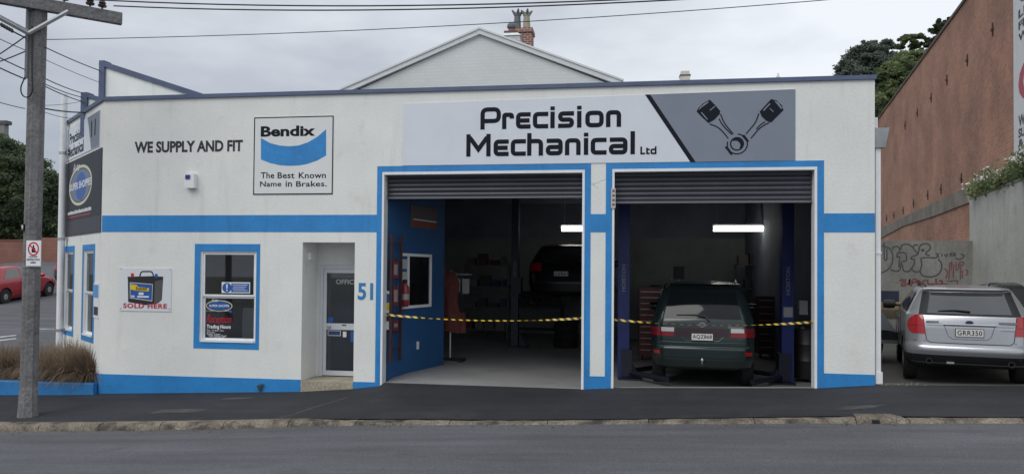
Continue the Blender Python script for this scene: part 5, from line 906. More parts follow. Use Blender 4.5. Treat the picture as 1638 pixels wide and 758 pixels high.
brickm = brick_mat('red_brick', (.33, .15, .097), (.44, .2, .128), (.37, .25, .185), .24, .1, .014, 'yz', blotch=.34)
aW = BB.px(1622, 150)[0]; zR = 11.53
bwall = obj('brick_wall', MB().slab(BB, aW, 33, -.2, zR, -.3, 0), brickm, bb); obj('roof', MB().slab(BB, -12, 33, zR - .5, zR - .3, -9, -.31), mat('roof_iron', (.2, .21, .22), .5), bb); obj('parapet_coping', MB().slab(BB, -12, 33, zR, zR + .12, -.36, .05), mat('coping_brown', (.12, .08, .07), .8, noise=(2, .2)), bb)
obj('end_wall', MB().slab(BB, 32.7, 33, -.2, zR, -9, -.31), brickm, bb)
sg = obj('painted_advert_wall', MB().slab(BB, -12, aW - .002, -.2, zR - .002, -.3, .01), mat('advert_white', (.7, .71, .72), .7, noise=(1, .06), streak=.15), bb); sg['label'] = 'white painted advertising wall with red and black lettering'
advk = mat('advert_black', (.03, .032, .04), .6); advr = mat('advert_red', (.42, .05, .07), .6); advb = mat('advert_blue', (.06, .14, .36), .6)
def adv(t, y0, y1, m, L_): 
    a1 = BB.px(1629, (y0 + y1) / 2, .012)[0]; z1 = BB.px(1629, y0, .012)[1]; z0 = BB.px(1629, y1, .012)[1]; letters('advert_lettering', t, BB.__class__(BB.pt(a1, 0, 0), -BB.u, BB.n), 0, L_, z0, z1, m, sg, .013, bold=.04)
for t, y0, y1, m, L_ in (('O', -30, 12, advb, 1.2), ('LUBE', 18, 32, advk, 2.0), ('FILTERS', 37, 50, advk, 2.6), ('WOF', 56, 69, advk, 1.6), ('CAR', 104, 168, advr, 4.5), ('WE', 186, 204, advk, .8), ('SUPPLY', 207, 222, advk, 1.6), ('& FIT', 224, 238, advk, 1.4)): adv(t, y0, y1, m, L_)
iron = mat('rusty_iron', (.05, .03, .025), .8)
for zx, zy in ((547, 90), (470, 183), (408, 243), (360, 297), (318, 342), (281, 381), (452, 543), (390, 573), (350, 592), (307, 617), (275, 638), (247, 652), (225, 662)):
    a, z = BB.px(1300 + zx / 1.895, zy / 1.895); obj('wall_tie', MB().slab(BB, a - .035, a + .035, z - .2, z + .2, .001, .03).slab(BB, a - .1, a + .1, z - .04, z + .04, .0305, .05), iron, bwall)
obj('plaster_band', MB().poly(BB, [BB.px(*q) for q in ((1404, 368), (1470, 336), (1548, 300), (1552, 324), (1500, 344), (1445, 362), (1404, 384))], .001, .05), mat('old_plaster', (.22, .2, .17), .9, noise=(1, .3), streak=.4), bb)
# ------------------------------------------------------------------ foliage
def leafmat(name, c1, c2): 
    m = bpy.data.materials.new(name); m.use_nodes = True; N = m.node_tree.nodes; L = m.node_tree.links; b = N['Principled BSDF']; b.inputs['Roughness'].default_value = .7; b.inputs['Specular IOR Level'].default_value = .2
    g = N.new('ShaderNodeNewGeometry'); n = N.new('ShaderNodeTexNoise'); n.inputs['Scale'].default_value = .9; n.inputs['Detail'].default_value = 5; L.new(g.outputs['Position'], n.inputs[0]); r = N.new('ShaderNodeMapRange'); r.inputs[1].default_value = .35; r.inputs[2].default_value = .65; L.new(n.outputs['Fac'], r.inputs[0])
    ri = N.new('ShaderNodeMath'); ri.operation = 'MULTIPLY_ADD'; L.new(g.outputs['Random Per Island'], ri.inputs[0]); ri.inputs[1].default_value = .5; ri.inputs[2].default_value = -.25; ad_ = N.new('ShaderNodeMath'); ad_.use_clamp = True; L.new(r.outputs[0], ad_.inputs[0]); L.new(ri.outputs[0], ad_.inputs[1])
    x = N.new('ShaderNodeMix'); x.data_type = 'RGBA'; x.inputs[6].default_value = (*c1, 1); x.inputs[7].default_value = (*c2, 1); L.new(ad_.outputs[0], x.inputs[0]); L.new(x.outputs[2], b.inputs['Base Color'])
    tl = N.new('ShaderNodeBsdfTranslucent'); L.new(x.outputs[2], tl.inputs[0]); ms = N.new('ShaderNodeMixShader'); ms.inputs[0].default_value = .4; L.new(b.outputs[0], ms.inputs[1]); L.new(tl.outputs[0], ms.inputs[2]); L.new(ms.outputs[0], N['Material Output'].inputs[0]); return m
bark = mat('tree_bark', (.07, .06, .05), .9, noise=(3, .3), bump=(12, .8, .03))
def tree(label, base, blobs, n, leaf, m, seed, group, name='tree', clumps=40, thin=1.0):
    """blobs: ellipsoids (x,y,z,rx,ry,rz) that outline the crown; leaves gather in small clumps near their surface"""
    rng = random.Random(seed); t = thing(name, label, 'tree', base, group=group); top = max(q[2] for q in blobs); tr = MB(); bx, by, bz = base
    cxm = sum(q[0] for q in blobs) / len(blobs); cym = sum(q[1] for q in blobs) / len(blobs)
    trunk = [(bx, by, bz), (bx + (cxm - bx) * .3, by, bz + (top - bz) * .35), (bx + (cxm - bx) * .7, cym, bz + (top - bz) * .7), (cxm, cym, top)]; H = (top - bz) * thin; tr.tube(trunk, [H * .035, H * .028, H * .018, H * .006], 8)
    tk = obj('trunk', tr, bark, t, smooth=50)
    for q in blobs: s = random.Random(seed + int(q[0] * 10)).uniform(.35, .65); p0 = np.array(trunk[1]) * (1 - s) + np.array(trunk[2]) * s; obj('limb', MB().tube([p0, (p0 + np.array(q[:3])) / 2 + np.array([0, 0, -.1 * q[5]]), np.array(q[:3]) + np.array([0, 0, q[5] * .5])], [H * .014, H * .009, H * .003], 6), bark, t, smooth=50)
    W = np.array([q[3] * q[5] for q in blobs]); R_ = np.random.default_rng(seed); BL = np.array(blobs); ci = R_.choice(len(blobs), clumps, p=W / W.sum()); u = R_.normal(size=(clumps, 3)); u /= np.linalg.norm(u, axis=1)[:, None]
    CC = BL[ci, :3] + u * R_.uniform(.5, 1.0, (clumps, 1)) * BL[ci, 3:]; CR = BL[ci, 3:].min(1) * R_.uniform(.16, .36, clumps); k = n // clumps; N_ = k * clumps
    v = R_.normal(size=(N_, 3)); v /= np.linalg.norm(v, axis=1)[:, None]; v *= (np.repeat(CR, k) * R_.random(N_) ** .45)[:, None] * np.array([1.2, 1.2, .7]); P_ = np.repeat(CC, k, 0) + v; s_ = leaf * R_.uniform(.6, 1.4, (N_, 1))
    a = R_.normal(size=(N_, 3)) * [1, 1, .5]; a /= np.linalg.norm(a, axis=1)[:, None]; b = np.cross(a, R_.normal(size=(N_, 3))); b /= np.linalg.norm(b, axis=1)[:, None] + 1e-6
    V = np.stack([P_ + a * s_, P_ + b * s_ * .55, P_ - a * s_, P_ - b * s_ * .55], 1).reshape(-1, 3).tolist(); Fc = np.arange(4 * N_).reshape(-1, 4).tolist()
    mb = MB(); mb.v = V; mb.f = Fc; obj('crown', mb, m, t, origin=(cxm, cym, top - 1)); return t
dkgreen = leafmat('dark_foliage', (.1, .125, .105), (.19, .225, .18)); mid = leafmat('mid_foliage', (.11, .15, .075), (.26, .31, .15)); lft = leafmat('street_foliage', (.065, .1, .065), (.16, .2, .11)); pale_l = leafmat('pale_foliage', (.05, .07, .035), (.11, .135, .075))
def blob(px, py, y, rpx, rpz, ry=None): p = on_y(px, py, y); d = float((RW @ (p - CAM))[2]); k = d / F; return (p[0], p[1], p[2], rpx * k, ry or rpx * k * .9, rpz * k)
YT = 46
tree('dark dense rounded tree behind right end of the parapet', (*on_y(1392, 300, YT)[:2], -1), [blob(1388, 122, YT, 42, 58), blob(1360, 132, YT - 1, 28, 40), blob(1410, 95, YT, 24, 34), blob(1400, 190, YT - 2, 40, 50), blob(1375, 215, YT, 45, 45)], 80000, .11, dkgreen, 3, 'trees behind the workshop', clumps=800)
tree('lighter green tree between the dark tree and the brick building', (*on_y(1445, 300, YT - 6)[:2], -1), [blob(1440, 125, YT - 6, 32, 36), blob(1462, 108, YT - 5, 30, 26), blob(1425, 165, YT - 6, 30, 34), blob(1450, 190, YT - 5, 32, 40)], 40000, .1, mid, 5, 'trees behind the workshop', clumps=420)
tree('open topped tree with gaps above the lighter green tree', (*on_y(1462, 300, YT + 3)[:2], -1), [blob(1455, 66, YT + 3, 22, 15), blob(1478, 76, YT + 3, 15, 13), blob(1440, 72, YT + 3, 11, 10), blob(1466, 92, YT + 3, 26, 16)], 13000, .11, mid, 9, 'trees behind the workshop', clumps=70, thin=.35)
tree('thin feathery tree rising behind the brick parapet', (*on_y(1500, 300, YT + 2)[:2], -1), [blob(1506, 55, YT + 2, 16, 26), blob(1516, 36, YT + 2, 7, 16), blob(1494, 75, YT + 2, 16, 18), blob(1500, 105, YT + 2, 18, 22)], 9000, .1, pale_l, 11, 'trees behind the workshop', clumps=80)
YL = 44
for i, (lab, bl) in enumerate((('dark street tree at far left edge above the brick wall', [(5, 262, 42, 40), (-30, 250, 45, 50), (15, 320, 50, 55), (-20, 340, 55, 55)]), ('broad dark tree directly behind the timber pole', [(40, 285, 40, 38), (60, 310, 40, 40), (38, 350, 50, 45)]), ('dark tree between the timber pole and the vent pipe', [(78, 308, 30, 28), (98, 318, 34, 36), (84, 360, 42, 40), (118, 350, 40, 45)]))):
    p = on_y(bl[0][0] + 10, 400, YL + i); tree(lab, (p[0], p[1], 1.5), [blob(a, b, YL + i, c, d) for a, b, c, d in bl], 60000, .12, lft, 20 + i, 'trees beyond the side street', clumps=620)
# flowering shrub along the top of the retaining wall
sh = thing('flowering_shrub', 'white flowering shrub spilling over the concrete retaining wall', 'shrub', RT.pt(-2, 3.93, -.2)); V = []; Fc = []; rng = random.Random(8); fl = MB(); stm = MB()
for k in range(44):
    a = rng.uniform(-6.5, .1); h = rng.uniform(.12, .42) * I(a, [-6, -3, -.6, .2], [1.4, 1.3, .9, .5]); b0 = RT.pt(a, 3.93, rng.uniform(-.3, .0)); tip = b0 + np.array([rng.uniform(-.18, .1), rng.uniform(-.1, .1), h]) + RT.n * rng.uniform(0, .25); stm.tube([b0, (b0 + tip) / 2 + [0, 0, .05], tip], .008, 4)
    for _ in range(110):
        p = b0 + (tip - b0) * rng.uniform(.0, .9) + np.array([rng.gauss(0, .12), rng.gauss(0, .12), rng.gauss(0, .08)]); s = rng.uniform(.03, .07); u = np.array([rng.gauss(0, 1) for _ in range(3)]); u /= np.linalg.norm(u); w = np.cross(u, [rng.gauss(0, 1) for _ in range(3)]); w /= np.linalg.norm(w); q = len(V); V += [tuple(p + u * s), tuple(p + w * s * .5), tuple(p - u * s), tuple(p - w * s * .5)]; Fc.append((q, q + 1, q + 2, q + 3))
    for _ in range(14):
        p = tip + np.array([rng.gauss(0, .07), rng.gauss(0, .07), rng.gauss(.02, .035)]); s = rng.uniform(.02, .035); u = np.array([rng.gauss(0, 1) for _ in range(3)]); u /= np.linalg.norm(u); w = np.cross(u, [rng.gauss(0, 1) for _ in range(3)]); w /= np.linalg.norm(w); fl.add([p + u * s, p + w * s, p - u * s, p - w * s], [(0, 1, 2, 3)])
mb = MB(); mb.v = V; mb.f = Fc; obj('foliage', mb, mid, sh); obj('blossom', fl, mat('blossom_white', (.62, .6, .54), .7), sh); obj('stems', stm, bark, sh)
# ------------------------------------------------------------------ neighbour house behind: painted brick gable and chimneys
HY = 14.0; H_ = Frame((0, HY, 0), (1, 0, 0), (0, -1, 0)); hs_ = thing('gable_house', 'pale grey painted brick gable of the house behind the workshop', 'house', (-5, HY, 0)); ap, l_, r_e = H_.px(768, 47), H_.px(548, 147), H_.px(995, 133)
gbm = brick_mat('painted_brick', (.575, .6, .605), (.6, .625, .63), (.55, .575, .58), .24, .12, .012, 'xz', blotch=.06, bump=.2)
obj('gable_wall', MB().poly(H_, [(l_[0] + .25, 0), (r_e[0] - .25, 0), (r_e[0] - .25, r_e[1] - .1), (ap[0], ap[1] - .2), (l_[0] + .25, l_[1] - .1)], -.25, 0), gbm, hs_)
bargem = mat('barge_grey', (.6, .63, .64), .6, noise=(3, .06)); roofm = mat('house_roof', (.13, .14, .15), .6)
for e_ in (l_, r_e):
    s = 1 if e_[0] > ap[0] else -1
    obj('barge_board', MB().ribbon(H_, [(ap[0] - s * .08, ap[1] - .1 + .035), (e_[0], e_[1] - .02)], .2, -.05 - .003 * (s + 1), .12 + .003 * s), bargem, hs_); obj('barge_trim', MB().ribbon(H_, [(ap[0] - s * .02, ap[1] - .01 + .008), (e_[0] + s * .05, e_[1] + .06)], .06, -.053 - .003 * (s + 1), .16 + .003 * s), mat('barge_light', (.62, .64, .65), .6), hs_)
    obj('roof', MB().add([H_.pt(ap[0], ap[1] - .02, -.05), H_.pt(e_[0], e_[1] + .04, -.05), H_.pt(e_[0], e_[1] + .04, -9), H_.pt(ap[0], ap[1] - .02, -9)], [(0, 1, 2, 3) if s < 0 else (3, 2, 1, 0)]), roofm, hs_)
def PC(zx, zy, y): return on_y(800 + zx / 9.47, 10 + zy / 9.47, y)
ch = thing('chimney', 'white painted chimney stack with red brick cap on the gable roof', 'chimney', PC(180, 560, 15.2)); y_ = 15.2
a, b_, c = PC(70, 560, y_), PC(300, 440, y_), PC(180, 640, y_); obj('stack', MB().box(a[0], b_[0], y_, y_ + .8, c[2] - .6, b_[2]), brick_mat('painted_stack', (.55, .56, .55), (.6, .61, .6), (.45, .46, .46), .23, .086, .012, 'xz', blotch=.1), ch)
d0, d1 = PC(70, 440, y_), PC(250, 372, y_); obj('cap', MB().hexa([(a[0] - .04, y_ - .04, b_[2]), (b_[0] + .06, y_ - .04, b_[2]), (b_[0] + .06, y_ + .84, b_[2]), (a[0] - .04, y_ + .84, b_[2]), (a[0] - .02, y_, d1[2] - .06), (d1[0], y_, d1[2] - .06), (d1[0], y_ + .8, d1[2] - .06), (a[0] - .02, y_ + .8, d1[2] - .06)]), whitetrim, ch); obj('brick_course', MB().box(a[0] - .03, d1[0] + .02, y_ - .03, y_ + .83, d1[2] - .058, d1[2]), mat('cap_red', (.22, .08, .06), .8), ch)
p = PC(175, 300, y_ + .4); sl_ = mat('slate_pot', (.13, .14, .15), .7); obj('cowl', MB().lathe([(.12, d1[2]), (.12, d1[2] + .22)], (p[0], y_ + .4, 0), 'z', 12).lathe([(.16, d1[2] + .221), (.18, d1[2] + .3), (.16, d1[2] + .36), (.1, d1[2] + .42)], (p[0], y_ + .4, 0), 'z', 12), sl_, ch, smooth=35)
ch2 = thing('chimney', 'red brick chimney with two tall flared pots behind the gable', 'chimney', PC(400, 640, 16.6)); y_ = 16.6; a, b_ = PC(300, 650, y_), PC(490, 330, y_); rb_ = brick_mat('chimney_brick', (.2, .06, .045), (.26, .085, .06), (.4, .36, .32), .23, .086, .014, 'xz', blotch=.2)
obj('stack', MB().box(PC(215, 600, y_)[0], PC(475, 600, y_)[0], y_, y_ + .7, a[2] - .8, b_[2] - .15), rb_, ch2); obj('head', MB().box(PC(215, 600, y_)[0] - .05, PC(492, 600, y_)[0], y_ - .06, y_ + .76, b_[2] - .149, b_[2]), rb_, ch2)
for zx, m in ((262, sl_), (402, mat('pot_buff', (.33, .3, .23), .8, noise=(5, .15)))):
    p = PC(zx, 200, y_ + .35); z0 = b_[2]; z1 = PC(zx, 70, y_ + .35)[2]; h = z1 - z0
    obj('pot', MB().lathe([(.15, z0), (.14, z0 + h * .3), (.12, z0 + h * .72), (.14, z0 + h * .74), (.14, z0 + h * .8)], (p[0], y_ + .35, 0), 'z', 16), m, ch2, smooth=35)
    for k in range(4): an = k * math.pi / 2 + .3; c_, s_ = math.cos(an), math.sin(an); obj('pot_horn', MB().tube([(p[0] + .08 * c_, y_ + .35 + .08 * s_, z0 + h * .8), (p[0] + .15 * c_, y_ + .35 + .15 * s_, z0 + h * .9), (p[0] + .22 * c_, y_ + .35 + .22 * s_, z0 + h)], [.07, .055, .025], 8), sl_, ch2, smooth=40)
ch3 = thing('chimney', 'small pale chimney just above the parapet right of the gable', 'chimney', on_y(1096, 135, 24)); X0, X1 = on_y(1088, 120, 24), on_y(1104, 120, 24); pw = mat('chimney_pale', (.6, .59, .54), .8, noise=(3, .1))
zA, zB, zC = on_y(1096, 140, 24)[2], on_y(1096, 121, 24)[2], on_y(1096, 113.5, 24)[2]; obj('stack', MB().box(X0[0], X1[0], 24, 24.4, zA - 2, zB), pw, ch3); obj('band', MB().box(X0[0] - .02, X1[0] + .03, 23.97, 24.43, zB, zB + .05), mat('band_brown', (.16, .13, .11), .8), ch3); obj('top', MB().box(X0[0] + .04, X1[0] - .02, 24.02, 24.38, zB + .05, zC), pw, ch3)
v1 = thing('roof_vent', 'tiny domed roof vent above parapet near right end', 'vent', on_y(1245, 127, 24)); p = on_y(1245, 127, 24); z1 = on_y(1245, 117, 24)[2]; obj('base', MB().box(p[0] - .14, p[0] + .14, 23.9, 24.2, p[2] - 2, p[2] + .02), mat('vent_grey', (.3, .3, .3), .6), v1); obj('dome', MB().lathe([(.1, p[2] + .02), (.09, p[2] + .1), (.03, z1 - .05), (.03, z1)], (p[0], 24.05, 0), 'z', 12), pw, v1)
v2 = thing('roof_ridge_cap', 'tiny flat pale roof cap just above the parapet', 'vent', on_y(1208, 128, 24)); p = on_y(1208, 125.5, 24); obj('cap', MB().box(p[0] - .14, p[0] + .14, 24, 24.3, p[2] - .06, p[2]), pw, v2); obj('upstand', MB().box(p[0] - .1, p[0] + .1, 24.03, 24.27, p[2] - 2, p[2] - .06), pw, v2)
# ------------------------------------------------------------------ left: side street, wall, markings
BY = 33.0; bw = thing('boundary_wall', 'long red brick boundary wall beyond the side street', 'wall', (-36, BY, 1)); zt = on_y(20, 385, BY)[2]; zt2 = on_y(70, 380, BY)[2]; xm = on_y(52, 385, BY)[0]; rb2 = brick_mat('wall_brick', (.2, .07, .05), (.24, .09, .065), (.22, .15, .12), .23, .086, .012, 'xz', blotch=.2)
obj('wall', MB().box(-60, xm - .002, BY, BY + .25, -.5, zt), rb2, bw); obj('wall', MB().box(xm, -14, BY, BY + .25, -.5, zt2), rb2, bw); obj('coping', MB().box(-60, xm - .01, BY - .04, BY + .29, zt, zt + .08), mat('coping_red', (.19, .08, .06), .8), bw)
fh = thing('far_house', 'grey house top showing above trees at left edge', 'house', on_y(2, 210, 60)); p = on_y(11, 193, 60); obj('wall', MB().box(p[0] - 9, p[0] - .3, 60, 60.6, 0, p[2] - .4), mat('far_house_grey', (.2, .2, .2), .8, noise=(.5, .1)), fh); obj('roof', MB().box(p[0] - 9.3, p[0], 59.9, 60.7, p[2] - .399, p[2]), mat('far_roof', (.09, .09, .1), .8), fh)
line_m = mat('road_line_white', (.5, .51, .51), .8, noise=(6, .2), dirt=(7, .5, .7, (.2, .2, .2)))
def road_mark(quad):
    Q = []
    for px, py in quad: p = settle(px, py); Q.append((p[0], p[1], z_side(p[0], p[1]) + .006))
    obj('road_marking', MB().add(Q, [tuple(range(len(Q)))]), line_m, bpy.data.objects['side_street'])
for q in ([(-10, 524.5), (90, 509), (90, 507), (-10, 522)], [(55, 526.5), (88, 526.5), (88, 517), (84, 517)], [(-5, 540.5), (26, 537), (26, 535.5), (-5, 538.6)], [(-5, 546), (26, 542), (26, 540.6), (-5, 544)]): road_mark(q)
# planter with dry tussocks at the corner
pz = lambda x: z_base(x); PLT = thing('planter_edge', 'low blue painted planter kerb running left from the corner', 'planter', (-10.5, -.06, -.4)); zt = on_y(120, 612.5, -.14)[2]
mb = MB(); n = 8; rows = []
for i in range(n + 1):
    x = -13.5 + (4.30) * i / n; rows.append([(x, -.14, z_base(x) - .1), (x, -.14, zt - .015), (x, -.125, zt), (x, .0, zt), (x, .0, z_base(x) - .1)])
x = -9.105; rows[-1] = [(x, -.10, z_base(x) - .1), (x, -.10, zt - .015), (x, -.095, zt), (x, .0, zt), (x, .0, z_base(x) - .1)]
mb.grid(rows); mb.f = [f[::-1] for f in mb.f]; k = len(rows[0]); mb.f += [tuple(range(k)), tuple(range(n * k, n * k + k))[::-1]]; obj('edge', mb, mat('planter_blue', (.028, .2, .48), .5, noise=(2, .1), dirt=(6, .62, .8, (.03, .1, .2))), PLT); obj('soil', MB().add([(-13.5, .002, zt - .06), (-9.1, .002, zt - .06), (-11.5, 2.0, zt + .02), (-13.5, 2.4, zt + .02)], [(0, 1, 2, 3)]), mat('soil', (.06, .045, .03), .95, noise=(4, .4)), PLT)
tuss = leafmat('dry_tussock', (.13, .09, .065), (.42, .33, .24)); tg = leafmat('green_tussock', (.1, .09, .045), (.28, .25, .14))
def tussock(x, y, h, n, seed, label, m):
    rng = random.Random(seed); mb = MB()
    for _ in range(n):
        a = rng.uniform(0, 2 * math.pi); r0 = rng.uniform(0, .2); ln = h * rng.uniform(.6, 1.1); ben = rng.uniform(.1, 1.0) * ln; dro = .1 + 1.05 * (ben / ln) ** 1.6; w = rng.uniform(.004, .008); d = np.array([math.cos(a), math.sin(a), 0]); sd_ = np.array([-d[1], d[0], 0]); p0 = np.array([x, y, zt - .06]) + d * r0
        pts = [p0 + d * ben * t ** 1.7 + np.array([0, 0, ln * (t * 1.1 - dro * t * t)]) for t in (0, .35, .7, 1)]; rows = [[p - sd_ * w * q, p + sd_ * w * q] for p, q in zip(pts, (1, .9, .6, .1))]; mb.grid(rows)
    t = thing('tussock', label, 'grass', (x, y, zt - .06), group='dry tussocks in the corner planter'); obj('blades', mb, m, t); obj('crown_base', MB().lathe([(.06, zt - .08), (.05, zt - .04), (.02, zt - .01)], (x, y, 0), 'z', 10), MATS['soil'], t)
for i, (px, y, h, n, lab, m) in enumerate(((143, .3, .72, 1700, 'brown tussock against the corner wall', tuss), (112, .38, .8, 1800, 'large brown tussock in middle of planter', tuss), (122, .8, .72, 1300, 'tussock at the back of the planter', tuss), (82, .42, .74, 1600, 'brown tussock just right of the timber pole', tuss), (44, .45, .72, 1500, 'tussock behind the timber pole', tuss), (8, .45, .7, 1500, 'tussock at left edge of the planter', tuss), (-18, .5, .7, 900, 'tussock cut off by the left edge', tuss))): p = on_y(px, 600, y); tussock(p[0], y, h, n, 30 + i, lab, m)
# weed and gravel
wd = thing('weed', 'small dark weed growing at foot of the blue plinth', 'weed', on_y(416, 627, -.03)); p = on_y(416, 627, -.03); rng = random.Random(2); ws_ = MB(); wlv = MB()
for k in range(6):
    a = k * 1.1; tip = p + np.array([.05 * math.cos(a), .02 * math.sin(a), rng.uniform(.08, .15)]); ws_.tube([p, (p + tip) / 2 + [.006, 0, .01], tip], .004, 4)
    for j in range(7): q = p + (tip - p) * rng.uniform(.3, 1); s = .018; wlv.add([q, q + [s, 0, s * .6], q + [s * 1.6, 0, 0], q + [s, 0, -s * .5]] if j % 2 else [q, q + [-s, 0, s * .6], q + [-s * 1.6, 0, 0], q + [-s, 0, -s * .5]], [(0, 1, 2, 3)])
obj('stems', ws_, dkgreen, wd); obj('leaves', wlv, dkgreen, wd)
gv = MB(); rng = random.Random(6)
for k in range(90):
    x, y = 3.85 + .7 * rng.random() ** 2, rng.uniform(-.08, .45); s = rng.uniform(.008, .022); z = (z_lot(x, y) if y > 0 else z_path(x, y)) + s * .4; gv.add([(x - s, y, z), (x, y - s, z), (x + s, y, z), (x, y + s, z), (x, y, z + s * .8)], [(0, 1, 4), (1, 2, 4), (2, 3, 4), (3, 0, 4)])
tag(obj('gravel', gv, mat('gravel_pale', (.15, .135, .11), .9, noise=(20, .4))), 'scattered gravel beside the downpipe', 'gravel', kind='stuff')
# ------------------------------------------------------------------ utility pole and wires
pb = on_z(36, 668, -.36); 
for _ in range(5): pb = on_z(36, 668, z_path(pb[0], pb[1]))
PX, PY, PZ = pb[0] + .0, pb[1] + .11, pb[2]; ptop = on_y(62.5, 0, PY); dx = (ptop[0] - PX) / (ptop[2] - PZ)
pole_at = lambda z: np.array([PX + dx * (z - PZ), PY, z]); POLE = thing('utility_pole', 'tall weathered timber utility pole on the footpath', 'pole', (PX, PY, PZ)); zt_ = 8.5
pm = MB(); rows = []; rng = random.Random(12); ph = [rng.uniform(-.012, .012) for _ in range(24)]
for i in range(25):
    z = PZ - .3 + (zt_ - PZ + .3) * i / 24; c = pole_at(z); r = .113 + (.025 * max(0, 1 - (z - PZ) / .35)); rows.append([(c[0] + (r + ph[j % 24]) * math.cos(2 * math.pi * j / 24), c[1] + (r + ph[j % 24]) * math.sin(2 * math.pi * j / 24), z) for j in range(25)])
pm.grid(rows); obj('shaft', pm, timber, POLE, smooth=40)
zarm = on_y(70, 2, PY - .2)[2]; ac = pole_at(zarm) + np.array([-.05, -.2, 0]); ad3 = np.array([.69, .66, 0]) / math.hypot(.69, .66)
AF = Frame(ac, ad3, (ad3[1], -ad3[0], 0)); L1 = 1.3
arm = obj('cross_arm', MB().slab(AF, -1.3, L1, -.09, .09, -.06, .06), timber, POLE)
gal = mat('galvanised', (.33, .35, .37), .5, .5); cer = mat('insulator_brown', (.045, .03, .028), .25)
bp_ = pole_at(on_y(66, 60, PY)[2]) + np.array([.0, -.19, 0])
for s in (-.95, .55): e_ = AF.pt(s, -.05, .07); obj('brace', MB().tube([bp_, e_], .032, 6), gal, POLE)
e_ = AF.pt(-.8, -.05, -.1); obj('brace', MB().tube([bp_ + np.array([-.05, .05, .06]), e_], .02, 6), gal, POLE)
for s in (.25, .5, .85, 1.02, -.4, -.9): p = AF.pt(s, .075, 0); obj('insulator', MB().lathe([(.014, p[2]), (.014, p[2] + .06), (.06, p[2] + .066), (.066, p[2] + .09), (.04, p[2] + .11), (.056, p[2] + .125), (.032, p[2] + .17)], (p[0], p[1], 0), 'z', 10), cer, POLE, smooth=35)
for s in (-.3, .1, .3, .6, .8): p = AF.pt(s, -.075, 0); obj('bolt', MB().lathe([(.02, p[2] - .025), (.02, p[2])], (p[0], p[1], 0), 'z', 6), iron, POLE)
z0, z1 = on_y(45, 128, PY)[2], on_y(50, 10, PY)[2]; c0_, c1_ = pole_at(z0), pole_at(z1); obj('cable_duct', MB().tube([c0_ + [-.1, -.09, 0], c1_ + [-.1, -.09, 0]], .03, 8), mat('duct_grey', (.2, .21, .23), .6), POLE)
zz = on_y(50, 140, PY)[2]; c = pole_at(zz); obj('cable_loop', MB().tube([c + [-.1, -.11, .15]] + [c + [-.04 + .1 * math.cos(q_), -.15, -.06 + .13 * math.sin(q_)] for q_ in np.linspace(2.6, 6.6, 16)] + [c + [.03, -.135, .25], c + [.01, -.13, .9]], .01, 6), black, POLE, smooth=60)
SF = Frame((0, PY - .13, 0), (1, 0, 0), (0, -1, 0)); q = pbox(SF, 41.5, 384.5, 64, 425.5, .02); lq = thing('liquor_sign', 'white liquor restriction area sign with red ring strapped to the pole', 'sign', SF.pt((q[0] + q[1]) / 2, q[2], .01)); cxx, w, h = (q[0] + q[1]) / 2, q[1] - q[0], q[3] - q[2]
obj('plate', MB().slab(SF, *q, 0, .012), wht, lq); obj('ring', MB().ribbon(SF, arc(cxx, q[3] - h * .33, w * .34, w * .38, 0, 360, 24)[:-1], .022, .011, .014, closed=True), redp, lq); obj('slash', MB().ribbon(SF, [(cxx - w * .22, q[3] - h * .2), (cxx + w * .22, q[3] - h * .46)], .02, .011, .0145), redp, lq)
obj('bottle_symbol', MB().poly(SF, [(cxx - .03, q[3] - h * .47), (cxx + .035, q[3] - h * .47), (cxx + .035, q[3] - h * .33), (cxx + .012, q[3] - h * .27), (cxx + .012, q[3] - h * .18), (cxx - .012, q[3] - h * .18), (cxx - .012, q[3] - h * .27), (cxx - .03, q[3] - h * .33)], .011, .0135), ink, lq)
for t, f0, f1, ww in (('LIQUOR', .60, .68, .3), ('RESTRICTION', .71, .79, .44), ('AREA', .82, .90, .2)): letters('sign_lettering', t, SF, cxx - w * ww, cxx + w * ww, q[3] - h * f1, q[3] - h * f0, ink, lq, .0135, bold=.03)
obj('strap', MB().lathe([(.122, q[2] - .02), (.122, q[2] - .005)], (pole_at(q[2])[0], PY, 0), 'z', 20), gal, POLE)
q = pbox(SF, 33.3, 358.5, 38, 368.5, 0); nb_ = obj('number_tag', MB().slab(SF, *q, -.05, .0), black, POLE); letters('tag_digit', '9', SF, q[0] + .012, q[1] - .012, q[2] + .012, q[3] - .012, wht, nb_, .001, bold=.03)
wire_m = mat('wire_black', (.02, .021, .024), .6)
def wire(pts, r, label, n=24, group=None):
    P_ = [on_y(*q) if len(q) == 3 and abs(q[0]) > 30 or len(q) == 3 and q[0] <= 30 and q[0] > -900 else np.array(q) for q in pts]; out = []
    if len(P_) == 2: mid_ = (P_[0] + P_[1]) / 2 - np.array([0, 0, .006 * np.linalg.norm(P_[1] - P_[0])]) ; P_ = [P_[0], mid_, P_[1]]
    t = np.array([0] + list(np.cumsum([np.linalg.norm(P_[i + 1] - P_[i]) for i in range(len(P_) - 1)]))); t /= t[-1]; deg = min(len(P_) - 1, 3); cf = [np.polyfit(t, [p[k] for p in P_], deg) for k in range(3)]
    out = [np.array([np.polyval(c, u) for c in cf]) for u in np.linspace(0, 1, n)]; return tag(obj('overhead_wire', MB().tube(out, r, 5), wire_m, smooth=60), label, 'wire', group)
yA = ac[1] + .6
wire([(182, 10, yA), (520, 17, yA), (1020, 3.5, yA), (1660, -40, yA)], .011, 'lower of two thick overhead wires crossing the top of the sky'); wire([(128, -1, yA - .3), (520, 10, yA - .3), (1020, -1, yA - .3), (1660, -45, yA - .3)], .011, 'upper of two thick overhead wires crossing the top of the sky')
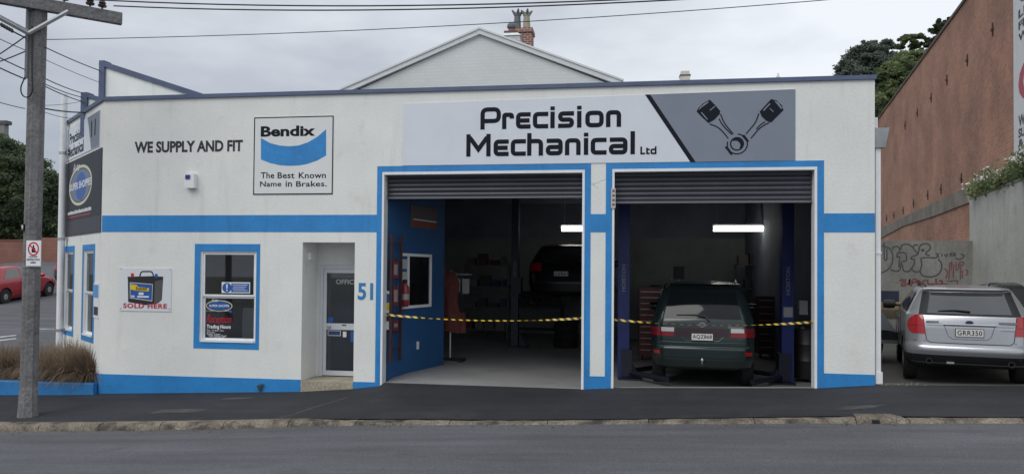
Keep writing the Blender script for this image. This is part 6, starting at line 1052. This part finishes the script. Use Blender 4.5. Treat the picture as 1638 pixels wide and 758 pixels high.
wire([(75, 64, PY), (340, 57, PY), (520, 51.5, PY), (1020, 24, PY), (1320, 0, PY), (1700, -35, PY)], .006, 'thin overhead wire sloping up to the right above the gable')
for i, (a, b, c_, d, y2, r, lab) in enumerate(((72, 76, 160, 113.5, .45, .009, 'wire from pole to the tall slate parapet post, upper one'), (71, 95, 159, 132, .45, .005, 'thin wire from pole to the tall slate parapet post, lower one'), (70, 125, 131, 149, .9, .009, 'wire from pole to top of the short slate post'), (70, 134, 131, 156, .9, .008, 'wire from pole to middle of the short slate post'), (69, 137, 131, 162.5, .9, .009, 'wire from pole to lower part of the short slate post'), (67, 173, 133, 180, .9, .012, 'thick nearly level wire from pole to corner parapet'), (66, 178, 118, 190, 1.3, .005, 'thin wire just below the thick level wire'), (67, 169, 130, 162.5, .9, .004, 'faint thin wire rising from pole to short slate post'))): wire([(a, b, PY), (c_, d, y2)], r, lab)
for a, b, c_, d, r, lab in ((45, 63, -30, 22, .012, 'wire with dark insulator string going up left from the pole'), (45.5, 55, -30, 105, .01, 'wire going down left from the brace joint'), (44, 82, -30, 48, .006, 'thin wire with a clip rising left from the pole'), (44, 81, -30, 108, .01, 'wire dropping left from below the brace joint'), (43, 113, -30, 77, .009, 'wire rising left from middle of the cable duct'), (41, 127, -30, 94, .01, 'wire rising left from foot of the cable duct'), (40, 174, -30, 155, .006, 'lowest thin wire leaving the pole to the left')): wire([(a, b, PY), (c_, d, PY + 1.5 if d > b else PY - 1.5)], r, lab)
st_ = thing('insulator_string', 'string of dark insulators hanging on a wire at top left', 'insulator', on_y(8, 43, PY - .6))
for k in range(5): p = on_y(3 + k * 4, 40.5 + k * 2.2, PY - .6 + .1 * k / 5); obj('disc', MB().lathe([(.02, -.012), (.035, 0), (.02, .012)], p, 'x', 10), cer, st_)

# the pole across the road, which the reception window reflects
far_pole = copy_tree(POLE); far_pole.location = (-14.9, -14.6, .2); far_pole.rotation_euler.z = 2.2; far_pole['label'] = 'timber pole across the road reflected in the reception window'; far_pole['group'] = 'timber utility poles'; POLE['group'] = 'timber utility poles'

gg = MB(); rng = random.Random(44)
for k in range(1100):
    x = rng.uniform(-9.5, 6.5); y = YK - .18 - rng.expovariate(9); s = rng.uniform(.004, .013); z = z_gut(x) + .02 * max(0, -2.25 - y) + .002; gg.add([(x - s, y, z), (x, y - s, z), (x + s, y, z), (x, y + s, z), (x, y, z + s * .8)], [(0, 1, 4), (1, 2, 4), (2, 3, 4), (3, 0, 4)])
tag(obj('gutter_grit', gg, mat('grit_tan', (.16, .145, .12), .9, noise=(20, .5))), 'loose grit lying along the gutter', 'grit', kind='stuff')
lv = MB()
for k in range(70):
    x = rng.uniform(-9.5, 6.5); y = YK - .19 - rng.expovariate(14); s = rng.uniform(.015, .03); a = rng.uniform(0, 6.3); z = z_gut(x) + .012; c_, d_ = math.cos(a) * s, math.sin(a) * s; lv.add([(x + c_, y + d_, z), (x - d_ * .5, y + c_ * .5, z + .012), (x - c_, y - d_, z + .004), (x + d_ * .5, y - c_ * .5, z + .006)], [(0, 1, 2, 3)])
tag(obj('fallen_leaves', lv, mat('dead_leaf', (.11, .07, .035), .8, noise=(9, .4))), 'few dry fallen leaves along the gutter', 'leaves', kind='stuff')
